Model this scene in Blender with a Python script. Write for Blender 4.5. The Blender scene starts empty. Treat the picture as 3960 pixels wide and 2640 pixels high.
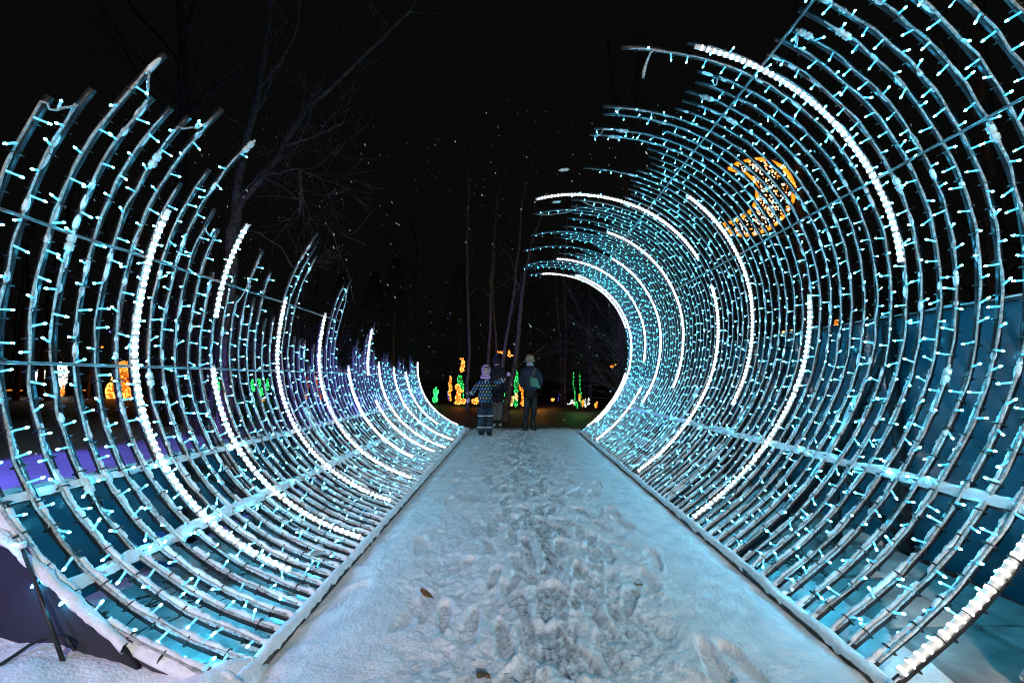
import bpy, bmesh, math, random
import numpy as np
from mathutils import Vector, Matrix, noise

SC = bpy.context.scene
C = SC.collection
H = 1.2                      # camera height in metres; the tunnel is laid out in multiples of it
R = math.radians
rng = random.Random(7)
nrg = np.random.RandomState(11)

# ------------------------------------------------------------------ camera
F = 1540.0                   # focal length in pixels of a 3960 px wide frame (14 mm lens)
PITCH = math.atan(142 / F)
YAW = math.atan(10 / F)
cam_d = bpy.data.cameras.new('camera')
cam_d.sensor_width = 36
cam_d.lens = F / 3960 * 36
cam_d.clip_start = 0.05
cam_d.clip_end = 400
cam = bpy.data.objects.new('camera', cam_d)
cam.location = (0, 0, H)
cam.rotation_euler = (math.pi / 2 + PITCH, 0, YAW)
C.objects.link(cam)
SC.camera = cam

# ------------------------------------------------------------------ night sky
w = bpy.data.worlds.new('World')
SC.world = w
w.use_nodes = True
wn = w.node_tree.nodes
bg = wn['Background']
bg.inputs['Color'].default_value = (0.9, 1.0, 0.9, 1)
bg.inputs['Strength'].default_value = 0.0022

# ------------------------------------------------------------------ violet park floodlight, left of the frame
def spot(name, loc, target, color, power, size, blend=0.6, radius=0.15):
    d = bpy.data.lights.new(name, 'SPOT')
    d.energy = power
    d.color = color
    d.spot_size = R(size)
    d.spot_blend = blend
    d.shadow_soft_size = radius
    o = bpy.data.objects.new(name, d)
    o.location = loc
    o.rotation_euler = (Vector(target) - Vector(loc)).to_track_quat('-Z', 'Y').to_euler()
    C.objects.link(o)
    return o
spot('park_floodlight', (-8.5, 1.2, 1.0), (-5.0, 5.2, -0.5), (0.13, 0.11, 1.0), 3000, 66, 0.4)
spot('street_lamp', (1.0, -4.6, 3.4), (.1, 3.6, 0.0), (1.0, .92, .84), 1150, 84, 0.9, .25)
spot('entrance_lamp', (-3.2, -.5, 2.0), (-2.0, 1.25, 0.1), (0.50, 0.36, 1.0), 180, 56, 0.9)

SC.view_settings.view_transform = 'Standard'
SC.view_settings.look = 'None'
SC.view_settings.exposure = 0.3
SC.view_settings.gamma = 1.0
SC.view_settings.use_curve_mapping = False
SC.render.engine = 'CYCLES'
SC.cycles.use_denoising = True
SC.cycles.max_bounces = 6
SC.cycles.sample_clamp_indirect = 6
SC.cycles.use_light_tree = True
SC.cycles.filter_width = 1.05

# ------------------------------------------------------------------ materials
def mat(name, col=(.5, .5, .5), rough=.6, metal=0., emit=None, estr=0., spec=.5, sampling=None):
    m = bpy.data.materials.new(name)
    m.use_nodes = True
    b = m.node_tree.nodes['Principled BSDF']
    b.inputs['Base Color'].default_value = (*col, 1)
    b.inputs['Roughness'].default_value = rough
    b.inputs['Metallic'].default_value = metal
    b.inputs['Specular IOR Level'].default_value = spec
    if emit:
        b.inputs['Emission Color'].default_value = (*emit, 1)
        b.inputs['Emission Strength'].default_value = estr
    if sampling:
        m.cycles.emission_sampling = sampling
    return m

def nodes(m):
    nt = m.node_tree
    return nt, nt.nodes['Principled BSDF']

def vary(m, c0, c1, scale, detail=6, lo=.35, hi=.65, bump=0., bscale=None, bdist=.01):
    """mix two colours by object-space noise and add a fine bump"""
    nt, b = nodes(m)
    tc = nt.nodes.new('ShaderNodeTexCoord')
    n = nt.nodes.new('ShaderNodeTexNoise')
    n.inputs['Scale'].default_value = scale
    n.inputs['Detail'].default_value = detail
    nt.links.new(tc.outputs['Object'], n.inputs['Vector'])
    cr = nt.nodes.new('ShaderNodeValToRGB')
    cr.color_ramp.elements[0].position = lo
    cr.color_ramp.elements[0].color = (*c0, 1)
    cr.color_ramp.elements[1].position = hi
    cr.color_ramp.elements[1].color = (*c1, 1)
    nt.links.new(n.outputs['Fac'], cr.inputs['Fac'])
    nt.links.new(cr.outputs['Color'], b.inputs['Base Color'])
    if bump:
        n2 = nt.nodes.new('ShaderNodeTexNoise')
        n2.inputs['Scale'].default_value = bscale or scale * 6
        n2.inputs['Detail'].default_value = 8
        nt.links.new(tc.outputs['Object'], n2.inputs['Vector'])
        bp = nt.nodes.new('ShaderNodeBump')
        bp.inputs['Strength'].default_value = bump
        bp.inputs['Distance'].default_value = bdist
        nt.links.new(n2.outputs['Fac'], bp.inputs['Height'])
        nt.links.new(bp.outputs['Normal'], b.inputs['Normal'])
    return m

M = {}
M['hoop'] = vary(mat('painted_steel', rough=.45, metal=.3), (.016, .016, .02), (.05, .048, .055), 9, bump=.25, bscale=120, bdist=.002)
M['rail'] = vary(mat('bare_steel', rough=.3, metal=.75), (.12, .12, .12), (.26, .26, .26), 14)
M['cable'] = vary(mat('frosted_cable', rough=.6), (.20, .195, .19), (.50, .485, .47), 60, bump=.6, bscale=160, bdist=.003)
M['crust'] = vary(mat('snow_crust', rough=.7, spec=.25), (.74, .75, .78), (.86, .87, .89), 20, bump=.8, bscale=90, bdist=.008)
M['led'] = mat('led_cap', (.5, .7, .75), .25, emit=(.004, .30, .60), estr=.95, sampling='NONE')
M['tip'] = mat('led_tip', (.8, .9, 1.), .3, emit=(.05, .60, .96), estr=92)
M['ropetube'] = mat('rope_tube', (.75, .74, .72), .3, emit=(1., .92, .88), estr=.2, sampling='NONE')
M['diode'] = mat('rope_diode', (.9, .9, .9), .3, emit=(1., .90, .85), estr=7.5)
M['tie'] = mat('black_plastic', (.012, .012, .012), .4)
M['wire'] = mat('black_rubber', (.012, .012, .014), .5)
M['panel'] = vary(mat('glossy_sheet', rough=.12, spec=.9), (.012, .075, .115), (.025, .125, .18), 3, bump=.06, bscale=5, bdist=.05)
M['plate'] = vary(mat('end_plate', rough=.7), (.003, .004, .016), (.007, .008, .026), 6, bump=.3, bscale=60, bdist=.003)
M['beam'] = vary(mat('weathered_beam', rough=.75), (.03, .03, .03), (.09, .085, .08), 22, bump=.5, bscale=70, bdist=.004)
M['plug'] = vary(mat('plug_plastic', rough=.5), (.5, .52, .48), (.72, .73, .72), 40, bump=.4, bscale=80, bdist=.004)
M['board'] = vary(mat('grey_board', rough=.8), (.24, .25, .25), (.46, .46, .45), 7, bump=.4, bscale=40, bdist=.004)
M['bluecloth'] = vary(mat('blue_tarpaulin', rough=.5), (.02, .07, .3), (.03, .11, .42), 9)
M['debris'] = vary(mat('dark_twigs', rough=.8), (.015, .013, .01), (.05, .04, .03), 20)
M['bark'] = vary(mat('grey_brown_bark', rough=.9), (.045, .03, .02), (.13, .088, .055), 9, bump=.9, bscale=30, bdist=.03)
M['palebark'] = vary(mat('pale_bark', rough=.9), (.095, .066, .044), (.23, .165, .11), 9, bump=.9, bscale=30, bdist=.03)
M['twig'] = mat('dark_twig', (.07, .055, .045), .9)
M['needle'] = vary(mat('conifer_needles', rough=.8), (.012, .03, .012), (.04, .075, .03), 4)
M['leaf'] = vary(mat('dead_leaf', rough=.8), (.12, .05, .015), (.25, .11, .03), 30)

def snow_material():
    m = mat('trodden_snow', rough=.62, spec=.3)
    nt, b = nodes(m)
    N = nt.nodes.new
    L = nt.links.new
    geo = N('ShaderNodeNewGeometry')
    sep = N('ShaderNodeSeparateXYZ')
    L(geo.outputs['Position'], sep.inputs[0])
    n1 = N('ShaderNodeTexNoise'); n1.inputs['Scale'].default_value = 9; n1.inputs['Detail'].default_value = 9
    n2 = N('ShaderNodeTexNoise'); n2.inputs['Scale'].default_value = 1.1; n2.inputs['Detail'].default_value = 5
    n3 = N('ShaderNodeTexNoise'); n3.inputs['Scale'].default_value = 70; n3.inputs['Detail'].default_value = 6
    n4 = N('ShaderNodeTexNoise'); n4.inputs['Scale'].default_value = 26; n4.inputs['Detail'].default_value = 7; n4.inputs['Roughness'].default_value = .68
    sq = N('ShaderNodeMapping'); sq.inputs['Scale'].default_value = (1.5, .75, 1); L(geo.outputs['Position'], sq.inputs['Vector']); L(sq.outputs['Vector'], n4.inputs['Vector'])
    for n in (n1, n2, n3):
        L(geo.outputs['Position'], n.inputs['Vector'])
    base = N('ShaderNodeValToRGB')
    base.color_ramp.elements[0].position = .3; base.color_ramp.elements[0].color = (.66, .68, .72, 1)
    base.color_ramp.elements[1].position = .62; base.color_ramp.elements[1].color = (.86, .87, .89, 1)
    L(n1.outputs['Fac'], base.inputs['Fac'])
    # grit trodden into the middle of the walk
    xr = N('ShaderNodeMapRange'); xr.inputs['From Min'].default_value = -.15; xr.inputs['From Max'].default_value = 1.0
    ab = N('ShaderNodeMath'); ab.operation = 'ABSOLUTE'
    su = N('ShaderNodeMath'); su.operation = 'SUBTRACT'; su.inputs[1].default_value = .22
    L(sep.outputs['X'], su.inputs[0]); L(su.outputs[0], ab.inputs[0]); L(ab.outputs[0], xr.inputs['Value'])
    xr.inputs['To Min'].default_value = 1; xr.inputs['To Max'].default_value = 0
    gr = N('ShaderNodeMapRange'); gr.inputs['From Min'].default_value = .50; gr.inputs['From Max'].default_value = .74
    L(n4.outputs['Fac'], gr.inputs['Value'])
    g2 = N('ShaderNodeMapRange'); g2.inputs['From Min'].default_value = .36; g2.inputs['From Max'].default_value = .60
    L(n2.outputs['Fac'], g2.inputs['Value'])
    xr.inputs['To Min'].default_value = 1.15
    mu = N('ShaderNodeMath'); mu.operation = 'MULTIPLY'; L(gr.outputs[0], mu.inputs[0]); L(xr.outputs[0], mu.inputs[1])
    mu2 = N('ShaderNodeMath'); mu2.operation = 'MULTIPLY'; L(mu.outputs[0], mu2.inputs[0]); L(g2.outputs[0], mu2.inputs[1])
    thin = N('ShaderNodeMapRange'); thin.inputs['From Min'].default_value = .012; thin.inputs['From Max'].default_value = .026
    thin.inputs['To Min'].default_value = 1.0; thin.inputs['To Max'].default_value = .06
    L(sep.outputs['Z'], thin.inputs['Value'])
    gr4 = N('ShaderNodeMapRange'); gr4.inputs['From Min'].default_value = .36; gr4.inputs['From Max'].default_value = .66
    L(n4.outputs['Fac'], gr4.inputs['Value'])
    th2 = N('ShaderNodeMath'); th2.operation = 'MULTIPLY'; L(thin.outputs[0], th2.inputs[0]); L(gr4.outputs[0], th2.inputs[1])
    th3 = N('ShaderNodeMath'); th3.operation = 'MULTIPLY'; L(th2.outputs[0], th3.inputs[0]); L(xr.outputs[0], th3.inputs[1])
    mu3 = N('ShaderNodeMath'); mu3.operation = 'MAXIMUM'; L(mu2.outputs[0], mu3.inputs[0]); L(th3.outputs[0], mu3.inputs[1])
    mu2 = mu3
    mix = N('ShaderNodeMixRGB'); L(mu2.outputs[0], mix.inputs['Fac']); L(base.outputs['Color'], mix.inputs['Color1'])
    mix.inputs['Color2'].default_value = (.05, .055, .055, 1)
    # bare wet ground takes over beyond the end of the tunnel
    yr = N('ShaderNodeMapRange'); yr.inputs['From Min'].default_value = 8.4; yr.inputs['From Max'].default_value = 11.0
    yr.inputs['To Min'].default_value = -.55; yr.inputs['To Max'].default_value = .55
    L(sep.outputs['Y'], yr.inputs['Value'])
    ad = N('ShaderNodeMath'); ad.operation = 'ADD'; L(yr.outputs[0], ad.inputs[0]); L(n1.outputs['Fac'], ad.inputs[1])
    mr = N('ShaderNodeMapRange'); mr.inputs['From Min'].default_value = .45; mr.inputs['From Max'].default_value = .62
    L(ad.outputs[0], mr.inputs['Value'])
    # ... but the open field on the left keeps its snow further back
    xl = N('ShaderNodeMapRange'); xl.inputs['From Min'].default_value = -3.6; xl.inputs['From Max'].default_value = -2.2
    L(sep.outputs['X'], xl.inputs['Value'])
    yl = N('ShaderNodeMapRange'); yl.inputs['From Min'].default_value = 10; yl.inputs['From Max'].default_value = 13
    L(sep.outputs['Y'], yl.inputs['Value'])
    mx = N('ShaderNodeMath'); mx.operation = 'MAXIMUM'; L(xl.outputs[0], mx.inputs[0]); L(yl.outputs[0], mx.inputs[1])
    m3 = N('ShaderNodeMath'); m3.operation = 'MULTIPLY'; L(mr.outputs[0], m3.inputs[0]); L(mx.outputs[0], m3.inputs[1])
    soil = N('ShaderNodeValToRGB')
    soil.color_ramp.elements[0].color = (.035, .025, .02, 1); soil.color_ramp.elements[1].color = (.12, .09, .075, 1)
    L(n3.outputs['Fac'], soil.inputs['Fac'])
    mix2 = N('ShaderNodeMixRGB'); L(m3.outputs[0], mix2.inputs['Fac']); L(mix.outputs['Color'], mix2.inputs['Color1']); L(soil.outputs['Color'], mix2.inputs['Color2'])
    L(mix2.outputs['Color'], b.inputs['Base Color'])
    bp = N('ShaderNodeBump'); bp.inputs['Strength'].default_value = .75; bp.inputs['Distance'].default_value = .012
    ah = N('ShaderNodeMath'); ah.operation = 'MULTIPLY_ADD'; ah.inputs[1].default_value = 1.6
    L(n4.outputs['Fac'], ah.inputs[0]); L(n3.outputs['Fac'], ah.inputs[2])
    L(ah.outputs[0], bp.inputs['Height'])
    L(bp.outputs['Normal'], b.inputs['Normal'])
    return m
M['snow'] = snow_material()

# ------------------------------------------------------------------ mesh helpers
class MB:
    """collects vertices and faces and links them as ONE mesh object"""
    def __init__(s):
        s.v = []; s.f = []; s.m = []; s.n = 0
    def add(s, v, f, mi=0):
        v = np.asarray(v, dtype=float).reshape(-1, 3)
        s.v.append(v)
        k = s.n
        for a in f:
            s.f.append(tuple(int(i) + k for i in a))
        s.m.extend([mi] * len(f))
        s.n += len(v)
    def merge(s, v, f, mi):
        s.v.append(v); k = s.n
        s.f.extend([tuple(i + k for i in a) for a in f]); s.m.extend(mi); s.n += len(v)
    def box(s, c, size, mi=0, mtx=None):
        x, y, z = [d / 2 for d in size]
        v = np.array([[a * x, b * y, cc * z] for a in (-1, 1) for b in (-1, 1) for cc in (-1, 1)], float)
        if mtx is not None:
            v = v @ np.array(mtx.to_3x3()).T
        s.add(v + np.array(c), [(0, 1, 3, 2), (4, 6, 7, 5), (0, 4, 5, 1), (2, 3, 7, 6), (0, 2, 6, 4), (1, 5, 7, 3)], mi)
    def bar(s, a, b, w, t, mi=0, up=(0, 0, 1)):
        a = Vector(a); b = Vector(b); d = b - a; L = d.length; d.normalize()
        u = d.cross(Vector(up))
        if u.length < 1e-4: u = d.cross(Vector((1, 0, 0)))
        u.normalize(); n = u.cross(d)
        mtx = Matrix((u, d, n)).transposed()
        s.box((a + b) / 2, (w, L, t), mi, mtx)
    def tube(s, pts, rad, ns=6, mi=0, cap=True):
        pts = [Vector(p) for p in pts]
        n = len(pts)
        if not hasattr(rad, '__len__'): rad = [rad] * n
        V = []; u = None
        for i, p in enumerate(pts):
            d = (pts[min(i + 1, n - 1)] - pts[max(i - 1, 0)])
            if d.length < 1e-9: d = Vector((0, 0, 1))
            d.normalize()
            if u is None:
                u = d.cross(Vector((0, 0, 1)))
                if u.length < .05: u = d.cross(Vector((1, 0, 0)))
            else:
                u = u - d * u.dot(d)
            u.normalize(); v = d.cross(u)
            for k in range(ns):
                a = 2 * math.pi * k / ns
                V.append(p + (u * math.cos(a) + v * math.sin(a)) * rad[i])
        Fc = []
        for i in range(n - 1):
            for k in range(ns):
                k2 = (k + 1) % ns
                Fc.append((i * ns + k, i * ns + k2, (i + 1) * ns + k2, (i + 1) * ns + k))
        if cap:
            Fc.append(tuple(range(ns))[::-1]); Fc.append(tuple((n - 1) * ns + k for k in range(ns)))
        s.add([tuple(q) for q in V], Fc, mi)
    def ball(s, c, r, mi=0, seg=6, rings=4):
        if not hasattr(r, '__len__'): r = (r, r, r)
        V = [(c[0], c[1], c[2] - r[2])]
        for i in range(1, rings):
            ph = math.pi * i / rings - math.pi / 2
            for k in range(seg):
                a = 2 * math.pi * k / seg
                V.append((c[0] + r[0] * math.cos(ph) * math.cos(a), c[1] + r[1] * math.cos(ph) * math.sin(a), c[2] + r[2] * math.sin(ph)))
        V.append((c[0], c[1], c[2] + r[2]))
        Fc = []
        for k in range(seg):
            k2 = (k + 1) % seg
            Fc.append((0, 1 + k2, 1 + k))
            for i in range(rings - 2):
                a = 1 + i * seg
                Fc.append((a + k, a + k2, a + seg + k2, a + seg + k))
            Fc.append((1 + (rings - 2) * seg + k, 1 + (rings - 2) * seg + k2, len(V) - 1))
        s.add(V, Fc, mi)
    def mesh(s, name, mats):
        me = bpy.data.meshes.new(name)
        v = np.concatenate(s.v) if s.v else np.zeros((0, 3))
        me.vertices.add(len(v)); me.vertices.foreach_set('co', v.ravel())
        cnt = np.fromiter((len(a) for a in s.f), dtype=np.int32, count=len(s.f))
        idx = np.fromiter((i for a in s.f for i in a), dtype=np.int32, count=int(cnt.sum()))
        me.loops.add(len(idx)); me.loops.foreach_set('vertex_index', idx)
        me.polygons.add(len(cnt))
        st = np.zeros(len(cnt), dtype=np.int32); st[1:] = np.cumsum(cnt)[:-1]
        me.polygons.foreach_set('loop_start', st)
        for q in mats: me.materials.append(q)
        me.polygons.foreach_set('material_index', np.array(s.m, dtype=np.int32))
        me.update(calc_edges=True)
        return me
    def build(s, name, mats, parent=None, smooth=False):
        if not isinstance(mats, (list, tuple)): mats = [mats]
        me = s.mesh(name, mats)
        if smooth: me.polygons.foreach_set('use_smooth', [True] * len(me.polygons))
        o = bpy.data.objects.new(name, me)
        C.objects.link(o)
        if parent is not None:
            o.parent = parent
            if any(abs(q) > 1e-9 for q in parent.location) and parent.get('own_space') is None:
                o.matrix_parent_inverse = Matrix.Translation(-Vector(parent.location))
        return o

def tag(o, label=None, cat=None, group=None, kind=None):
    if label: o['label'] = label
    if cat: o['category'] = cat
    if group: o['group'] = group
    if kind: o['kind'] = kind
    return o

def empty(name, loc=(0, 0, 0)):
    o = bpy.data.objects.new(name, None)
    o.location = loc
    o.empty_display_size = .1
    C.objects.link(o)
    return o

# ------------------------------------------------------------------ measured layout: a point of the photograph at a known depth
cp, sp_, cy_, sy_ = math.cos(PITCH), math.sin(PITCH), math.cos(YAW), math.sin(YAW)
def ray(x, y):
    d = ((x - 1980) / F, 1.0, -(y - 1320) / F)
    d = (d[0], cp * d[1] - sp_ * d[2], sp_ * d[1] + cp * d[2])
    return (cy_ * d[0] - sy_ * d[1], sy_ * d[0] + cy_ * d[1], d[2])
def at(x, y, Z):
    """world point seen at pixel x, y at Z metres along the tunnel"""
    r = ray(x, y)
    return Vector((r[0] / r[1] * Z, Z, H + r[2] / r[1] * Z))
def ground_at(x, y, z=0.0):
    r = ray(x, y)
    k = (z - H) / r[2]
    return Vector((r[0] * k, r[1] * k, z))
def in_frame(p, margin=60):
    d = Vector(p) - Vector((0, 0, H))
    x = cy_ * d.x + sy_ * d.y; y = -sy_ * d.x + cy_ * d.y; z = d.z
    yy = cp * y + sp_ * z; zz = -sp_ * y + cp * z
    if yy < .05: return None
    px, py = 1980 + x / yy * F, 1320 - zz / yy * F
    return (px, py) if -margin < px < 3960 + margin and -margin < py < 2640 + margin else None

# ------------------------------------------------------------------ ground
def ground_noise(x, y, s, seed=0.):
    return noise.noise(Vector((x * s + seed, y * s, seed * .7)))

def build_ground():
    # the wide ground: snow by the tunnel, bare earth further off
    xs = np.concatenate([np.linspace(-120, -14, 16), np.linspace(-12, 12, 97), np.linspace(14, 120, 16)])
    ys = np.concatenate([np.linspace(-30, -3, 8), np.linspace(-2.5, 16, 112), np.linspace(17, 150, 30)])
    V = np.zeros((len(ys), len(xs), 3))
    for j, y in enumerate(ys):
        for i, x in enumerate(xs):
            z = .05 * ground_noise(x, y, .5) + .03 * ground_noise(x, y, 1.9, 3.)
            if -2.5 < x < 3.0: z = z * .4 - .035
            elif x < -2.5: z += .03 * ground_noise(x, y, 4.5, 6.)
            V[j, i] = (x, y, z - .01)
    nx = len(xs)
    Fc = [(j * nx + i, j * nx + i + 1, (j + 1) * nx + i + 1, (j + 1) * nx + i) for j in range(len(ys) - 1) for i in range(nx - 1)]
    b = MB(); b.add(V.reshape(-1, 3), Fc)
    tag(b.build('ground', M['snow'], smooth=True), kind='structure')

    # the trodden walk through the tunnel, with its footprints
    x0, x1, y0, y1 = -1.06, 1.46, .35, 10.6
    nx, ny = 290, 900
    gx = np.linspace(x0, x1, nx)
    gy = y0 + (y1 - y0) * np.linspace(0, 1, ny) ** 1.45
    X, Y = np.meshgrid(gx, gy)
    def fractal(scale, seed):
        out = np.zeros_like(X)
        g = np.random.RandomState(seed)
        for k in range(14):
            a = g.uniform(0, 2 * math.pi); fq = scale * g.uniform(.5, 2.2); ph = g.uniform(0, 6.3)
            out += np.sin((X * math.cos(a) + Y * math.sin(a)) * fq + ph + 1.3 * np.sin((X * math.sin(a) - Y * math.cos(a)) * fq * .7 + ph * 2))
        return out / 14 ** .5
    edge = np.abs(X - .10 - .05 * fractal(1.6, 8)) + .06 * fractal(5, 9) + .03 * fractal(17, 10)
    mid = np.clip((.80 - edge) / .16, 0, 1); mid = mid * mid * (3 - 2 * mid)
    loose = .021 + .006 * fractal(7, 2) + .0055 * fractal(19, 3) + .004 * fractal(48, 4) + .0022 * nrg.randn(*X.shape)
    bank = .036 + .006 * fractal(3.2, 1) + .0022 * fractal(40, 7) + .0011 * nrg.randn(*X.shape)
    bank = bank * np.clip((np.minimum(X + 1.03, 1.41 - X) + .03 * fractal(14, 22)) / .16, .15, 1) + .005 * np.clip(fractal(24, 23), 0, 2) * np.exp(-(np.minimum(X + 1.0, 1.38 - X) / .08) ** 2)
    Zm = bank * (1 - mid) + loose * mid
    floor = .006 + .002 * fractal(30, 6)
    g = random.Random(5)
    spots = []
    for k in range(400):
        px = g.gauss(.12, .34)
        if abs(px - .12) > .8: continue
        py = .9 + 9.2 * g.random() ** 1.2
        spots.append((px, py, g.choice((0, math.pi)) + g.gauss(0, .3), g.uniform(.8, 1.1), g.uniform(.7, 1.0)))
    p1 = ground_at(1330, 2330)
    spots += [(p1.x, p1.y, -.45, 1.15, .8), (.93, 1.75, .2, .9, .7), (.9, 2.7, -.1, 1., .7), (.86, 3.6, .1, 1., .7), (.92, 4.5, 0, .9, .6), (-.66, 2.9, .15, 1., .6), (-.62, 3.9, 0, 1., .7), (-.7, 5.0, 0, 1., .7)]
    for (px, py, an, sc, dp) in spots:
        j0, j1 = np.searchsorted(gy, [py - .26, py + .26]); i0, i1 = np.searchsorted(gx, [px - .26, px + .26])
        if j1 - j0 < 2 or i1 - i0 < 2: continue
        sl = (slice(j0, j1), slice(i0, i1))
        ca, sa = math.cos(an), math.sin(an)
        xx, yy = X[sl] - px, Y[sl] - py
        u = xx * ca + yy * sa
        v = -xx * sa + yy * ca
        width = .045 * sc * (1 + .28 * np.clip(v / (.14 * sc), -1, 1) - .25 * np.exp(-(v / (.05 * sc)) ** 2))
        d = np.sqrt((u / width) ** 2 + (v / (.145 * sc)) ** 2)
        pit = np.clip((1.12 - d) / .2, 0, 1) * dp
        rim = np.exp(-((d - 1.30) / .2) ** 2) * (.5 + .5 * np.sin(an * 7 + 3 * np.arctan2(u, v)))
        tread = .0032 * np.sin(v * 190 + 3 * np.abs(u) * 60)
        Zm[sl] = Zm[sl] * (1 - pit) + (floor[sl] + tread) * pit + .006 * rim
    # clods thrown up by the shoes
    for k in range(380):
        px, py = g.gauss(.12, .42), .9 + 8 * g.random() ** 1.3
        r_ = g.uniform(.007, .019)
        j0, j1 = np.searchsorted(gy, [py - 3 * r_, py + 3 * r_])
        i0, i1 = np.searchsorted(gx, [px - 3 * r_, px + 3 * r_])
        if j1 > j0 and i1 > i0:
            q = (X[j0:j1, i0:i1] - px) ** 2 + (Y[j0:j1, i0:i1] - py) ** 2
            Zm[j0:j1, i0:i1] += g.uniform(.3, .8) * r_ * np.exp(-q / (r_ * r_ * .6))
    fade = np.clip((Y - 9.0) / 1.5, 0, 1)
    Zm = Zm - .07 * fade
    Vv = np.stack([X, Y, Zm + .006], -1).reshape(-1, 3)
    ii = np.arange(ny * nx).reshape(ny, nx)
    Fq = np.stack([ii[:-1, :-1], ii[:-1, 1:], ii[1:, 1:], ii[1:, :-1]], -1).reshape(-1, 4)
    me = bpy.data.meshes.new('snow_path')
    me.vertices.add(len(Vv)); me.vertices.foreach_set('co', Vv.ravel())
    me.loops.add(Fq.size); me.loops.foreach_set('vertex_index', Fq.ravel().astype(np.int32))
    me.polygons.add(len(Fq)); me.polygons.foreach_set('loop_start', np.arange(0, Fq.size, 4, dtype=np.int32))
    me.polygons.foreach_set('use_smooth', [True] * len(Fq))
    me.materials.append(M['snow']); me.update(calc_edges=True)
    o = bpy.data.objects.new('snow_path', me); C.objects.link(o)
    tag(o, kind='structure')
build_ground()

def snow_bank(name, x0, x1, y0, y1, height, label, seed, shape=None):
    """drifted snow on the ground"""
    b = MB(); nx, ny = 90, 90
    V = []
    for j in range(ny):
        for i in range(nx):
            u, v = i / (nx - 1), j / (ny - 1)
            x, y = x0 + (x1 - x0) * u, y0 + (y1 - y0) * v
            e = min(min(u, 1 - u) * (x1 - x0), min(v, 1 - v) * (y1 - y0)) / .16
            e = min(1, e) ** .6 * (shape(x, y) if shape else 1)
            z = height * e * (.75 + .3 * ground_noise(x, y, 2.2, seed)) + .016 * ground_noise(x, y, 9, seed) + .007 * ground_noise(x, y, 26, seed) - .03 * (1 - e)
            V.append((x, y, z))
    b.add(V, [(j * nx + i, j * nx + i + 1, (j + 1) * nx + i + 1, (j + 1) * nx + i) for j in range(ny - 1) for i in range(nx - 1)])
    o = b.build(name, M['crust'], smooth=True)
    tag(o, kind='structure')
    return o
snow_bank('snow_drift', -3.4, -.985, .35, 1.80, .37, '', 2., lambda x, y: min(1, max(.42, (-x - 1.06) / .70)) ** 1.1)
snow_bank('snow_drift', 1.55, 3.4, .35, 1.62, .26, '', 5., lambda x, y: min(1, max(.15, (x - 1.45) / .4)))

# ------------------------------------------------------------------ the light tunnel
# cross-section of the two walls in multiples of H, measured from eye level: (X, Y)
PL = [(-.888, -.962), (-.93, -.948), (-1.053, -.914), (-1.132, -.886), (-1.24, -.834), (-1.358, -.760), (-1.468, -.686), (-1.547, -.604), (-1.616, -.528),
      (-1.688, -.438), (-1.725, -.378), (-1.780, -.281), (-1.818, -.182), (-1.854, -.080), (-1.874, .032), (-1.887, .105), (-1.895, .207),
      (-1.891, .323), (-1.864, .571), (-1.841, .665), (-1.812, .769), (-1.773, .861), (-1.718, 1.001), (-1.62, 1.16), (-1.49, 1.32), (-1.32, 1.47)]
PR = [(1.188, -.962), (1.235, -.925), (1.284, -.883), (1.417, -.805), (1.544, -.696), (1.683, -.526), (1.759, -.427), (1.859, -.285), (1.928, -.155), (1.974, -.062),
      (2.017, .03), (2.057, .164), (2.085, .33), (2.104, .478), (2.106, .62), (2.095, .77), (2.075, .87), (2.045, .98), (2.0, 1.09), (1.95, 1.20),
      (1.885, 1.32), (1.79, 1.455), (1.67, 1.58), (1.53, 1.69), (1.39, 1.775), (1.26, 1.835), (1.10, 1.89), (.865, 1.95), (.62, 1.972), (.38, 1.948), (.2, 1.90), (.02, 1.83)]

class Profile:
    def __init__(s, P):
        P = np.array(P, float)
        for _ in range(2):                      # soften the measured polyline
            Q = P.copy(); Q[1:-1] = .25 * P[:-2] + .5 * P[1:-1] + .25 * P[2:]; P = Q
        d = np.concatenate([[0], np.cumsum(np.hypot(*np.diff(P, axis=0).T))])
        s.L = d[-1]
        t = np.linspace(0, s.L, 400)
        s.t = t
        s.x = np.interp(t, d, P[:, 0]); s.y = np.interp(t, d, P[:, 1])
        k = np.ones(21) / 21
        def sm(a):
            b = np.concatenate([a[0] + (a[0] - a[10:0:-1]), a, a[-1] + (a[-1] - a[-2:-12:-1])])
            return np.convolve(b, k, 'valid')
        s.x, s.y = sm(s.x), sm(s.y)
        dx, dy = np.gradient(s.x), np.gradient(s.y)
        l = np.hypot(dx, dy); s.tx, s.ty = dx / l, dy / l
        s.sign = 1 if P[0, 0] < 0 else -1
    def pos(s, t): return np.interp(t, s.t, s.x), np.interp(t, s.t, s.y)
    def tan(s, t): return np.interp(t, s.t, s.tx), np.interp(t, s.t, s.ty)
    def nrm(s, t):                               # points into the tunnel
        a, b = s.tan(t)
        return (b, -a) if s.sign > 0 else (-b, a)
    def near(s, X, Y):
        return float(s.t[np.argmin((s.x - X) ** 2 + (s.y - Y) ** 2)])
    def near_px(s, x, y, Z):
        p = at(x, y, Z * H)
        return s.near(p.x / H, p.z / H - 1)
    def at_y(s, Y):                              # left wall: height only grows
        return float(np.interp(Y, s.y, s.t))
    def point(s, t, Z, on=0., oz=0.):
        x, y = s.pos(t); nx, ny = s.nrm(t)
        return Vector(((x + nx * on) * H, (Z + oz) * H, (y + ny * on + 1) * H))

LEFT, RIGHT = Profile(PL), Profile(PR)
def ZI(i): return 1.948 + (i - 6) * .0841

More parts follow.
